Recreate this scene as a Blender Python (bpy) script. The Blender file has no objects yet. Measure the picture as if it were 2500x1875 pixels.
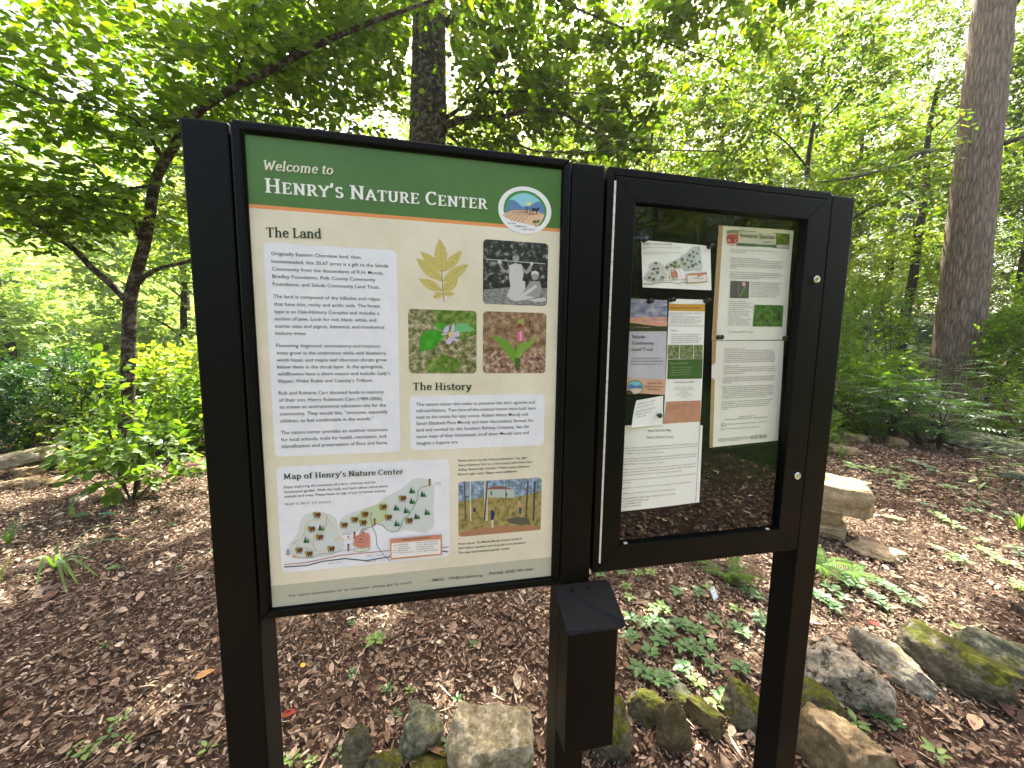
import bpy, bmesh, math, random
import numpy as np
from mathutils import Vector, Matrix
R = math.radians
C = bpy.context.scene.collection
scn = bpy.context.scene
rng = np.random.default_rng(11)
random.seed(11)

# ------------------------------------------------------------------ camera
F, YAW, PITCH, ROLL = 890.0, R(11.3187), R(-5.9799), R(0.7944)
EYE = np.array([0.33363, -0.75991, 1.53148])
cyw, syw, cp, sp = math.cos(YAW), math.sin(YAW), math.cos(PITCH), math.sin(PITCH)
FWD = np.array([syw*cp, cyw*cp, sp]); RT = np.array([cyw, -syw, 0.]); UP = np.cross(RT, FWD)
cr, sr = math.cos(ROLL), math.sin(ROLL)
RT, UP = cr*RT + sr*UP, -sr*RT + cr*UP
cam = bpy.data.objects.new('camera', bpy.data.cameras.new('camera')); C.objects.link(cam)
cam.data.sensor_width = 36; cam.data.lens = 36*F/2500; cam.data.clip_start = 0.02; cam.data.clip_end = 500
M = Matrix.Identity(4)
for i in range(3):
    M[i][0], M[i][1], M[i][2], M[i][3] = RT[i], UP[i], -FWD[i], EYE[i]
cam.matrix_world = M
scn.camera = cam
# ------------------------------------------------------------------ light
SUN_EL, SUN_AZ = R(57), R(20)          # azimuth from +Y towards +X: the sun stands behind the sign
w = bpy.data.worlds.new('World'); scn.world = w; w.use_nodes = True
nt = w.node_tree; nt.nodes.clear()
sky = nt.nodes.new('ShaderNodeTexSky'); sky.sky_type = 'NISHITA'; sky.sun_disc = False
sky.sun_elevation = SUN_EL; sky.sun_rotation = SUN_AZ; sky.dust_density = 5.0; sky.air_density = 0.8; sky.ozone_density = 0.2
bg = nt.nodes.new('ShaderNodeBackground'); bg.inputs[1].default_value = 0.105
ow = nt.nodes.new('ShaderNodeOutputWorld')
tn = nt.nodes.new('ShaderNodeMix'); tn.data_type = 'RGBA'; tn.blend_type = 'MULTIPLY'; tn.inputs[0].default_value = 1.0; tn.inputs[7].default_value = (1.16, 1.0, .90, 1)
nt.links.new(sky.outputs[0], tn.inputs[6]); nt.links.new(tn.outputs[2], bg.inputs[0]); nt.links.new(bg.outputs[0], ow.inputs[0])
sun = bpy.data.objects.new('sun', bpy.data.lights.new('sun', 'SUN')); C.objects.link(sun)
sun.data.energy = 5.0; sun.data.angle = R(0.5); sun.data.color = (1.0, 0.93, 0.80)
sd = Vector((math.sin(SUN_AZ)*math.cos(SUN_EL), math.cos(SUN_AZ)*math.cos(SUN_EL), math.sin(SUN_EL)))
sun.rotation_euler = sd.to_track_quat('Z', 'Y').to_euler()
scn.view_settings.view_transform = 'Standard'; scn.view_settings.look = 'None'
scn.view_settings.gamma = 1.0; scn.view_settings.use_curve_mapping = False
scn.view_settings.exposure = 2.85
scn.render.engine = 'CYCLES'
scn.cycles.use_denoising = True
scn.cycles.max_bounces = 8; scn.cycles.diffuse_bounces = 4; scn.cycles.transmission_bounces = 6; scn.cycles.transparent_max_bounces = 8
scn.cycles.sample_clamp_indirect = 6.0
scn.render.film_transparent = False

# ------------------------------------------------------------------ measuring helpers: a sight line of the surveyed camera to a real place
def ray(u, v): return FWD + RT*(u-1250)/F - UP*(v-937.5)/F
def aty(u, v, y=0.): d = ray(u, v); return EYE + d*(y-EYE[1])/d[1]
def atz(u, v, z=0.): d = ray(u, v); return EYE + d*(z-EYE[2])/d[2]
def depth(p): return float((np.asarray(p)-EYE) @ FWD)
def crop(x0, y0, s): return lambda x, y: (x0+x*s, y0+y*s)
K1 = crop(560, 300, .37975); K2 = crop(600, 560, .33755); K3 = crop(970, 560, .33755)
K4 = crop(640, 1100, .33002); KM = crop(640, 1130, .21248); KL = crop(1210, 440, .084364)
KA = crop(1480, 560, .30151); KB = crop(1500, 1000, .15068); KC = crop(1700, 520, .36145)
KD = crop(1740, 540, .13258); K0 = crop(0, 0, 1.1302)
K6 = crop(1450, 1350, .36765); K5 = crop(1950, 1100, .24864); KE = crop(0, 1200, .40698); KF = crop(650, 1400, .36166)
K8 = crop(1450, 1300, .4747)

# ------------------------------------------------------------------ object helpers
def tag(o, label=None, cat=None, group=None, kind=None):
    if label: o['label'] = label
    if cat: o['category'] = cat
    if group: o['group'] = group
    if kind: o['kind'] = kind
    return o
def empty(name, loc, label=None, cat=None, group=None, rz=0.):
    o = bpy.data.objects.new(name, None); C.objects.link(o); o.location = Vector([float(a) for a in loc]); o.rotation_euler = (0, 0, rz)
    o.empty_display_size = .05
    return tag(o, label, cat, group)
def link(name, me, parent=None, loc=None):
    o = bpy.data.objects.new(name, me); C.objects.link(o)
    if parent is not None: o.parent = parent
    if loc is not None: o.location = Vector([float(a) for a in loc])
    return o
def mesh_np(name, V, faces, mats, midx=None, smooth=False):
    """V (n,3); faces: list of (k,m) index arrays or list of tuples"""
    me = bpy.data.meshes.new(name)
    V = np.asarray(V, np.float32)
    arrs = faces if (len(faces) and isinstance(faces[0], np.ndarray)) else None
    if arrs is None:
        me.from_pydata([tuple(map(float, v)) for v in V], [], [tuple(f) for f in faces])
    else:
        me.vertices.add(len(V)); me.vertices.foreach_set('co', V.ravel())
        nl = sum(a.size for a in arrs); npol = sum(len(a) for a in arrs)
        li = np.concatenate([a.ravel() for a in arrs]).astype(np.int32)
        sizes = np.concatenate([np.full(len(a), a.shape[1], np.int32) for a in arrs])
        me.loops.add(nl); me.loops.foreach_set('vertex_index', li)
        me.polygons.add(npol); st = np.concatenate([[0], np.cumsum(sizes)[:-1]]).astype(np.int32)
        me.polygons.foreach_set('loop_start', st); me.polygons.foreach_set('loop_total', sizes)
        me.update(calc_edges=True)
    for m in (mats if isinstance(mats, (list, tuple)) else [mats]): me.materials.append(m)
    if midx is not None: me.polygons.foreach_set('material_index', np.asarray(midx, np.int32))
    me.polygons.foreach_set('use_smooth', np.full(len(me.polygons), smooth, bool))
    me.update()
    return me

# ------------------------------------------------------------------ materials
def nmat(name):
    m = bpy.data.materials.new(name); m.use_nodes = True
    t = m.node_tree; t.nodes.clear()
    out = t.nodes.new('ShaderNodeOutputMaterial')
    return m, t, out
def N(t, kind, **kw):
    n = t.nodes.new(kind)
    for k, v in kw.items():
        if k.startswith('i_'):
            key = k[2:]; key = int(key) if key.isdigit() else key.replace('_', ' ')
            n.inputs[key].default_value = v
        else: setattr(n, k, v)
    return n
def ramp(t, fac, stops, interp='LINEAR'):
    r = t.nodes.new('ShaderNodeValToRGB'); cr_ = r.color_ramp; cr_.interpolation = interp
    while len(cr_.elements) > 1: cr_.elements.remove(cr_.elements[-1])
    cr_.elements[0].position = stops[0][0]; cr_.elements[0].color = (*stops[0][1], 1)
    for p, c in stops[1:]:
        e = cr_.elements.new(p); e.color = (*c, 1)
    t.links.new(fac, r.inputs[0]); return r.outputs[0]
def pbsdf(t, out, rough=.5, spec=.5, metal=0.):
    b = t.nodes.new('ShaderNodeBsdfPrincipled'); b.inputs['Roughness'].default_value = rough
    b.inputs['Specular IOR Level'].default_value = spec; b.inputs['Metallic'].default_value = metal
    t.links.new(b.outputs[0], out.inputs[0]); return b
def bump(t, b, h, dist=.002, strength=1.):
    n = N(t, 'ShaderNodeBump', i_Distance=dist, i_Strength=strength); t.links.new(h, n.inputs['Height']); t.links.new(n.outputs[0], b.inputs['Normal'])
def mix(t, fac, a, b, mode='MIX'):
    n = t.nodes.new('ShaderNodeMix'); n.data_type = 'RGBA'; n.blend_type = mode
    for s, x in ((0, fac), (6, a), (7, b)):
        if isinstance(x, (int, float)): n.inputs[s].default_value = x
        elif isinstance(x, tuple): n.inputs[s].default_value = (*x, 1)
        else: t.links.new(x, n.inputs[s])
    return n.outputs[2]
def s2l(r, g, b):
    f = lambda c: c/12.92 if c <= .04045 else ((c+.055)/1.055)**2.4
    return (f(r/255), f(g/255), f(b/255))
_flat = {}
def flat(rgb, rough=.45, spec=.35, name=None):
    k = (tuple(rgb), rough, spec)
    if k not in _flat:
        m, t, out = nmat(name or 'print_ink'); b = pbsdf(t, out, rough, spec)
        b.inputs['Base Color'].default_value = (*rgb, 1); _flat[k] = m
    return _flat[k]
def noisy(name, cols, scale, rough=.8, spec=.2, detail=5, bumpd=0., coord='Object', bscale=None, stretch=None, distort=0.):
    m, t, out = nmat(name); b = pbsdf(t, out, rough, spec)
    tc = t.nodes.new('ShaderNodeTexCoord'); vec = tc.outputs[coord]
    if stretch:
        mp = N(t, 'ShaderNodeMapping'); mp.inputs['Scale'].default_value = stretch; t.links.new(vec, mp.inputs[0]); vec = mp.outputs[0]
    n = N(t, 'ShaderNodeTexNoise', i_Scale=scale, i_Detail=detail, i_Roughness=.62, i_Distortion=distort); t.links.new(vec, n.inputs[0])
    k = len(cols); stops = [(.32+.36*i/(k-1), c) for i, c in enumerate(cols)]
    t.links.new(ramp(t, n.outputs[0], stops), b.inputs['Base Color'])
    if bumpd:
        n2 = N(t, 'ShaderNodeTexNoise', i_Scale=bscale or scale*2, i_Detail=6, i_Roughness=.65); t.links.new(vec, n2.inputs[0])
        bump(t, b, n2.outputs[0], bumpd)
    return m
def ior(t, fr, n):
    """the same reflectance seen from either side of a thin sheet"""
    g = t.nodes.new('ShaderNodeNewGeometry'); m = N(t, 'ShaderNodeMapRange'); m.inputs['To Min'].default_value = n; m.inputs['To Max'].default_value = 1/n
    t.links.new(g.outputs['Backfacing'], m.inputs[0]); t.links.new(m.outputs[0], fr.inputs['IOR'])
def leafmat(name, cols, trans=.5, tint=(1.0, 1.0, .35), gloss=.06, tgain=2.3):
    """two sided leaf: reflects, lets light through, colour varies leaf by leaf"""
    m, t, out = nmat(name)
    g = t.nodes.new('ShaderNodeNewGeometry')
    k = len(cols); col = ramp(t, g.outputs['Random Per Island'], [(i/(k-1) if k > 1 else 0, c) for i, c in enumerate(cols)])
    oi = t.nodes.new('ShaderNodeObjectInfo')
    hs = N(t, 'ShaderNodeHueSaturation'); t.links.new(col, hs.inputs['Color'])
    mr = N(t, 'ShaderNodeMapRange'); mr.inputs['To Min'].default_value = .8; mr.inputs['To Max'].default_value = 1.25
    t.links.new(oi.outputs['Random'], mr.inputs[0]); t.links.new(mr.outputs[0], hs.inputs['Value'])
    col = hs.outputs[0]
    d = t.nodes.new('ShaderNodeBsdfDiffuse'); t.links.new(col, d.inputs[0])
    tr = t.nodes.new('ShaderNodeBsdfTranslucent')
    tc = mix(t, 1.0, col, tuple(x*tgain for x in tint), 'MULTIPLY'); t.links.new(tc, tr.inputs[0])
    mx = N(t, 'ShaderNodeMixShader', i_0=trans); t.links.new(d.outputs[0], mx.inputs[1]); t.links.new(tr.outputs[0], mx.inputs[2])
    gl = N(t, 'ShaderNodeBsdfGlossy', i_Roughness=.42); gl.inputs[0].default_value = (.9, .95, 1, 1)
    fr = N(t, 'ShaderNodeFresnel'); ior(t, fr, 1.38)
    ml = N(t, 'ShaderNodeMath', operation='MULTIPLY'); ml.inputs[1].default_value = gloss*8; t.links.new(fr.outputs[0], ml.inputs[0])
    m2 = N(t, 'ShaderNodeMixShader'); t.links.new(ml.outputs[0], m2.inputs[0]); t.links.new(mx.outputs[0], m2.inputs[1]); t.links.new(gl.outputs[0], m2.inputs[2])
    t.links.new(m2.outputs[0], out.inputs[0]); return m
MAT = {}
MAT['black'] = (lambda: None)
def black_metal():
    m, t, out = nmat('black_powder_coat'); b = pbsdf(t, out, .42, .14); b.inputs['Base Color'].default_value = (.0014, .0016, .0015, 1)
    tc = t.nodes.new('ShaderNodeTexCoord'); n = N(t, 'ShaderNodeTexNoise', i_Scale=900., i_Detail=2); t.links.new(tc.outputs['Object'], n.inputs[0]); bump(t, b, n.outputs[0], .0002)
    n2 = N(t, 'ShaderNodeTexNoise', i_Scale=9., i_Detail=6); t.links.new(tc.outputs['Object'], n2.inputs[0])
    mr = N(t, 'ShaderNodeMapRange'); mr.inputs['To Min'].default_value = .36; mr.inputs['To Max'].default_value = .55; t.links.new(n2.outputs[0], mr.inputs[0]); t.links.new(mr.outputs[0], b.inputs['Roughness'])
    return m
MAT['black'] = black_metal()
MAT['steel'] = noisy('brushed_steel', [(.55, .52, .45), (.75, .72, .64)], 60, .35, .5)
_m, _t, _o = nmat('bright_metal'); _b = pbsdf(_t, _o, .25, .5, 1.); _b.inputs['Base Color'].default_value = (.75, .74, .7, 1); MAT['chrome'] = _m
_m, _t, _o = nmat('dark_felt_board'); _b = pbsdf(_t, _o, .9, .1); _b.inputs['Base Color'].default_value = (.006, .0055, .005, 1); MAT['board'] = _m
_m, _t, _o = nmat('clear_pane')
_tr = _t.nodes.new('ShaderNodeBsdfTransparent'); _tr.inputs[0].default_value = (.985, .99, .985, 1)
_gl = N(_t, 'ShaderNodeBsdfGlossy', i_Roughness=.0); _fr = N(_t, 'ShaderNodeFresnel'); ior(_t, _fr, 1.45)
_mx = _t.nodes.new('ShaderNodeMixShader'); _t.links.new(_fr.outputs[0], _mx.inputs[0]); _t.links.new(_tr.outputs[0], _mx.inputs[1]); _t.links.new(_gl.outputs[0], _mx.inputs[2]); _t.links.new(_mx.outputs[0], _o.inputs[0])
MAT['glass'] = _m
def bark(name, dark, light, scale=7., lichen=None, bd=.02, stretch=(1, 1, .22)):
    m, t, out = nmat(name); b = pbsdf(t, out, .9, .15)
    tc = t.nodes.new('ShaderNodeTexCoord'); mp = N(t, 'ShaderNodeMapping'); mp.inputs['Scale'].default_value = stretch; t.links.new(tc.outputs['Object'], mp.inputs[0])
    n = N(t, 'ShaderNodeTexNoise', i_Scale=scale*3, i_Detail=8, i_Roughness=.7, i_Distortion=.6); t.links.new(mp.outputs[0], n.inputs[0])
    v = N(t, 'ShaderNodeTexVoronoi', i_Scale=scale*2.4); v.feature = 'DISTANCE_TO_EDGE'; t.links.new(mp.outputs[0], v.inputs[0])
    ad = N(t, 'ShaderNodeMath', operation='MULTIPLY_ADD'); ad.inputs[1].default_value = 1.3; t.links.new(v.outputs[0], ad.inputs[0]); t.links.new(n.outputs[0], ad.inputs[2])
    col = ramp(t, ad.outputs[0], [(.35, dark), (.6, tuple((a+c)/2 for a, c in zip(dark, light))), (.95, light)])
    if lichen:
        n2 = N(t, 'ShaderNodeTexNoise', i_Scale=16., i_Detail=7, i_Roughness=.75); t.links.new(tc.outputs['Object'], n2.inputs[0])
        mk = ramp(t, n2.outputs[0], [(.5, (0, 0, 0)), (.56, (1, 1, 1))])
        col = mix(t, mk, col, lichen)
    t.links.new(col, b.inputs['Base Color']); bump(t, b, ad.outputs[0], bd); return m
MAT['bark_c'] = bark('lichen_bark', (.016, .011, .008), (.07, .052, .038), 9, (.15, .15, .10), .02)
MAT['bark_r'] = bark('grey_ridged_bark', (.05, .034, .024), (.33, .26, .20), 9, None, .035, (1, 1, .13))
MAT['bark_l'] = bark('dogwood_bark', (.012, .009, .007), (.06, .045, .035), 26, (.13, .12, .10), .008, (1, 1, .6))
MAT['bark_d'] = bark('dark_bark', (.02, .016, .012), (.10, .08, .06), 9, None, .02)
MAT['twig'] = flat((.035, .026, .018), .8, .2, 'twig_bark')
MAT['leaf_l'] = leafmat('dogwood_leaf', [(.035, .085, .006), (.055, .11, .007), (.075, .13, .008), (.12, .17, .012)], .5)
MAT['leaf_c'] = leafmat('maple_leaf', [(.03, .07, .005), (.05, .10, .006), (.065, .115, .008), (.11, .15, .010)], .5)
MAT['leaf_b'] = leafmat('forest_leaf', [(.035, .08, .010), (.06, .11, .010), (.04, .085, .02), (.10, .14, .012), (.15, .19, .02)], .52)
MAT['leaf_f'] = leafmat('haze_paled_leaf', [(.17, .25, .10), (.22, .30, .12), (.16, .24, .13), (.30, .36, .16)], .45, gloss=.03)  # far leaves coloured paler to stand for haze over the distance
MAT['leaf_y'] = leafmat('yellow_green_leaf', [(.12, .18, .02), (.16, .21, .03), (.09, .16, .02)], .5)
MAT['leaf_s'] = leafmat('shrub_leaf', [(.05, .11, .012), (.08, .15, .015), (.12, .19, .02)], .5)
MAT['leaf_e'] = leafmat('evergreen_leaf', [(.012, .045, .012), (.02, .07, .015), (.05, .11, .02)], .35)
MAT['leaf_fern'] = leafmat('fern_leaf', [(.07, .15, .03), (.10, .19, .03)], .45)
MAT['leaf_pin'] = leafmat('pinnate_leaf', [(.04, .11, .03), (.06, .14, .03), (.09, .17, .03)], .42, gloss=.12)
MAT['leaf_g'] = leafmat('groundcover_leaf', [(.04, .11, .028), (.05, .13, .03), (.07, .16, .03)], .3, gloss=.12)
MAT['leaf_gl'] = leafmat('pale_groundcover_leaf', [(.12, .22, .05), (.16, .26, .06)], .35, gloss=.1)
MAT['blade'] = leafmat('grass_blade', [(.07, .14, .025), (.10, .18, .035)], .35, gloss=.1)

# ------------------------------------------------------------------ solid helpers
def bm_obj(name, bm, mat, parent=None, smooth=False, bev=0., seg=2):
    if bev: bmesh.ops.bevel(bm, geom=bm.edges[:], offset=bev, segments=seg, affect='EDGES', profile=.5)
    bmesh.ops.recalc_face_normals(bm, faces=bm.faces[:])
    me = bpy.data.meshes.new(name); bm.to_mesh(me); bm.free()
    for m in (mat if isinstance(mat, (list, tuple)) else [mat]): me.materials.append(m)
    if smooth:
        for p in me.polygons: p.use_smooth = True
    o = bpy.data.objects.new(name, me); C.objects.link(o)
    if parent is not None: o.parent = parent
    return o
def box(name, x0, x1, y0, y1, z0, z1, mat, parent=None, bev=.0):
    bm = bmesh.new(); bmesh.ops.create_cube(bm, size=1)
    for v in bm.verts: v.co = Vector(((x0+x1)/2+v.co.x*(x1-x0), (y0+y1)/2+v.co.y*(y1-y0), (z0+z1)/2+v.co.z*(z1-z0)))
    return bm_obj(name, bm, mat, parent, bev=bev)
def prism_xz(name, pts, y0, y1, mat, parent=None, bev=0.):
    bm = bmesh.new(); a = [bm.verts.new((x, y0, z)) for x, z in pts]; b = [bm.verts.new((x, y1, z)) for x, z in pts]
    bm.faces.new(a); bm.faces.new(b[::-1]); n = len(pts)
    for i in range(n): bm.faces.new((a[i], b[i], b[(i+1) % n], a[(i+1) % n]))
    return bm_obj(name, bm, mat, parent, bev=bev)
def tube(paths, sides=6):
    """paths: list of (pts(n,3), radii(n)) -> V, [faces]"""
    Vs, Fs, off = [], [], 0
    for pts, rad in paths:
        pts = np.asarray(pts, float); n = len(pts)
        tan = np.gradient(pts, axis=0); tan /= np.linalg.norm(tan, axis=1)[:, None]+1e-9
        ref = np.array([0., 0, 1]) if abs(tan[0][2]) < .8 else np.array([1., 0, 0])
        a = np.cross(tan, ref); a /= np.linalg.norm(a, axis=1)[:, None]+1e-9
        b = np.cross(tan, a)
        th = np.arange(sides)*2*np.pi/sides
        ring = pts[:, None] + np.asarray(rad)[:, None, None]*(np.cos(th)[None, :, None]*a[:, None]+np.sin(th)[None, :, None]*b[:, None])
        Vs.append(ring.reshape(-1, 3))
        i = np.arange(n-1)[:, None]*sides; j = np.arange(sides)[None]; k = (j+1) % sides
        q = np.stack([i+j, i+k, i+sides+k, i+sides+j], -1).reshape(-1, 4)+off
        Fs.append(q); off += n*sides
    return np.concatenate(Vs), [np.concatenate(Fs)]
def smooth_path(pts, n=24):
    P = np.asarray(pts, float); k = len(P)
    t = np.linspace(0, k-1, n); out = []
    for x in t:
        i = min(int(x), k-2); u = x-i
        p0, p1, p2, p3 = P[max(i-1, 0)], P[i], P[i+1], P[min(i+2, k-1)]
        out.append(.5*((2*p1)+(-p0+p2)*u+(2*p0-5*p1+4*p2-p3)*u*u+(-p0+3*p1-3*p2+p3)*u**3))
    return np.array(out)
def unit(v): return v/(np.linalg.norm(v, axis=-1, keepdims=True)+1e-9)
OVAL = np.array([(0, 0), (.28, .5), (.66, .42), (1, 0), (.66, -.42), (.28, -.5)])
LANCE = np.array([(0, 0), (.3, .5), (.62, .36), (1, 0), (.62, -.36), (.3, -.5)])
def leaves(P, D, Nn, L, W, fold=.18, shape=OVAL, droop=.12):
    """folded two-quad leaves: P base points, D directions, Nn normals"""
    D = unit(D); S = unit(np.cross(Nn, D)); Nn = np.cross(D, S)
    L = np.asarray(L)[:, None, None]; W = np.asarray(W)[:, None, None]
    x = shape[:, 0][None, :, None]; y = shape[:, 1][None, :, None]
    z = np.abs(y)*fold*W - (x**2)*droop*L
    V = P[:, None]+D[:, None]*x*L+S[:, None]*y*W+Nn[:, None]*z
    n = len(P); base = np.arange(n)[:, None]*6
    f = np.concatenate([base+np.array([[0, 3, 2, 1]]), base+np.array([[0, 5, 4, 3]])])
    return V.reshape(-1, 3), [f]
def randdir(n): return unit(rng.normal(size=(n, 3)))
def join(parts):
    Vs, Fs, off = [], [], 0
    for V, fl in parts:
        Vs.append(V); Fs += [f+off for f in fl]; off += len(V)
    return np.concatenate(Vs), Fs
# ================================================================== GROUND SHEET
def gz(x, y):
    """terrain height"""
    z = .018*np.sin(x*2.1+.3)*np.cos(y*1.7)+.012*np.sin(x*5.3+y*4.1)
    fade = np.clip((np.hypot(x-.33, y+.76)-1.2)/2, 0, 1); z = z*fade
    rise = np.clip(y-6.0, 0, 40)*.085*np.clip((x+1)/6, 0, 1)+np.clip(x-9, 0, 40)*.09
    fall = -np.clip(y-8.5, 0, 22)*.30*np.clip((-x-1)/5, 0, 1)
    hill = np.clip(y-32, 0, 48)*.72*np.clip((-x+14)/14, 0, 1)
    back = np.clip(-y-6, 0, 40)*.03
    return z+rise+fall+hill+back
def make_ground():
    ax = np.concatenate([np.linspace(-160, -12, 26)[:-1], np.linspace(-12, 14, 131), np.linspace(14, 170, 26)[1:]])
    ay = np.concatenate([np.linspace(-90, -8, 18)[:-1], np.linspace(-8, 12, 101), np.linspace(12, 190, 50)[1:]])
    X, Y = np.meshgrid(ax, ay); V = np.stack([X.ravel(), Y.ravel(), gz(X.ravel(), Y.ravel())-.012], -1)
    nx, ny = len(ax), len(ay); i, j = np.meshgrid(np.arange(nx-1), np.arange(ny-1)); a = (j*nx+i).ravel()
    F_ = [np.stack([a, a+1, a+nx+1, a+nx], -1)]
    m, t, out = nmat('forest_floor'); b = pbsdf(t, out, .95, .1)
    tc = t.nodes.new('ShaderNodeTexCoord')
    n = N(t, 'ShaderNodeTexNoise', i_Scale=34., i_Detail=9, i_Roughness=.75); t.links.new(tc.outputs['Object'], n.inputs[0])
    soil = ramp(t, n.outputs[0], [(.3, (.02, .012, .008)), (.5, (.07, .045, .032)), (.68, (.17, .12, .085))])
    n2 = N(t, 'ShaderNodeTexNoise', i_Scale=9., i_Detail=9, i_Roughness=.7); t.links.new(tc.outputs['Object'], n2.inputs[0])
    grass = ramp(t, n2.outputs[0], [(.35, (.006, .014, .004)), (.55, (.02, .04, .008)), (.75, (.06, .06, .025))])
    sx = N(t, 'ShaderNodeSeparateXYZ'); t.links.new(tc.outputs['Object'], sx.inputs[0])
    # lawn behind the viewer, and green ground cover far away
    r1 = N(t, 'ShaderNodeMapRange'); r1.inputs['From Min'].default_value = -2.2; r1.inputs['From Max'].default_value = -3.4; t.links.new(sx.outputs[1], r1.inputs[0])
    r2 = N(t, 'ShaderNodeMapRange'); r2.inputs['From Min'].default_value = 7.5; r2.inputs['From Max'].default_value = 11.; t.links.new(sx.outputs[1], r2.inputs[0])
    ad = N(t, 'ShaderNodeMath', operation='ADD'); t.links.new(r1.outputs[0], ad.inputs[0]); t.links.new(r2.outputs[0], ad.inputs[1])
    t.links.new(mix(t, ad.outputs[0], soil, grass), b.inputs['Base Color'])
    bump(t, b, n.outputs[0], .03)
    o = link('ground', mesh_np('ground', V, F_, m, smooth=True)); tag(o, kind='structure'); return o
make_ground()
def haze():
    m = bpy.data.materials.new('summer_haze'); m.use_nodes = True; t = m.node_tree; t.nodes.clear(); out = t.nodes.new('ShaderNodeOutputMaterial')
    v = t.nodes.new('ShaderNodeVolumePrincipled'); v.inputs['Color'].default_value = (.93, .97, 1, 1); v.inputs['Density'].default_value = HAZE; v.inputs['Anisotropy'].default_value = .35
    t.links.new(v.outputs[0], out.inputs['Volume'])
    bm = bmesh.new(); bmesh.ops.create_cube(bm, size=1); x0, x1, y0, y1, z0, z1 = -166, 176, -96, 196, -9, 62
    for q in bm.verts: q.co = Vector(((x0+x1)/2+q.co.x*(x1-x0), (y0+y1)/2+q.co.y*(y1-y0), (z0+z1)/2+q.co.z*(z1-z0)))
    me = bpy.data.meshes.new('haze'); bm.to_mesh(me); bm.free(); me.materials.append(m); o = link('haze', me); tag(o, kind='stuff')
HAZE = .0005
haze()

# ================================================================== SIGN STAND
ZB = 1.0                                   # underside of the visible print above the ground
sign = empty('notice_board_stand', (.29, .035, 0), 'black metal stand on three posts with the printed nature center panel and glazed notice cabinet', 'sign')
def put(o, parent=sign):
    """keep world coordinates of a mesh that was built in world space under a moved parent"""
    o.parent = parent
    pl = Vector((0, 0, 0)); p = parent
    while p is not None: pl += p.location; p = p.parent
    if o.type == 'MESH' and o.data.users == 1: o.data.transform(Matrix.Translation(-pl))
    else: o.location -= pl
    return o
def B(name, *a, parent=sign, bev=.0012, mat=None): return put(box(name, *a, mat or MAT['black'], bev=bev), parent)
B('post', -.0963, -.0235, 0, .0726, -.3, 1.911, bev=.003)
B('post', .6065, .6800, 0, .0735, -.3, 1.912, bev=.003)
B('post', 1.2740, 1.3440, 0, .0700, -.3, 1.907, bev=.003)
def mitred(name, x0, x1, z0, z1, wd, y0, y1, parent=sign, bev=.0012, g=.0004, mat=None, wt=None):
    wt = wt or wd
    xi0, xi1, zi0, zi1 = x0+wd, x1-wd, z0+wt, z1-wt
    rails = [[(x0+g, z1), (x1-g, z1), (xi1-g, zi1), (xi0+g, zi1)], [(x0+g, z0), (xi0+g, zi0), (xi1-g, zi0), (x1-g, z0)],
             [(x0, z0+g), (x0, z1-g), (xi0, zi1-g), (xi0, zi0+g)], [(x1, z0+g), (xi1, zi0+g), (xi1, zi1-g), (x1, z1-g)]]
    return [put(prism_xz(name, r, y0, y1, mat or MAT['black'], bev=bev), parent) for r in rails]
mitred('frame_rail', -.0195, .6035, 1-.0195, 1.9155, .0165, -.004, .030, bev=.0035)
mitred('frame_gasket', -.0024, .5875, 1-.0030, 1.8985, .0016, .003, .012, mat=flat((.004, .004, .004), .6, .2), bev=0)
B('mounting_bracket', -.0235, -.0200, .012, .05, 1.02, 1.9, bev=0)
B('mounting_bracket', .6037, .6063, .012, .05, 1.02, 1.9, bev=0)
B('mounting_bracket', .6802, .6840, .02, .06, 1.02, 1.9, bev=0)
B('mounting_bracket', 1.2702, 1.2738, .02, .06, 1.02, 1.9, bev=0)

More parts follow.
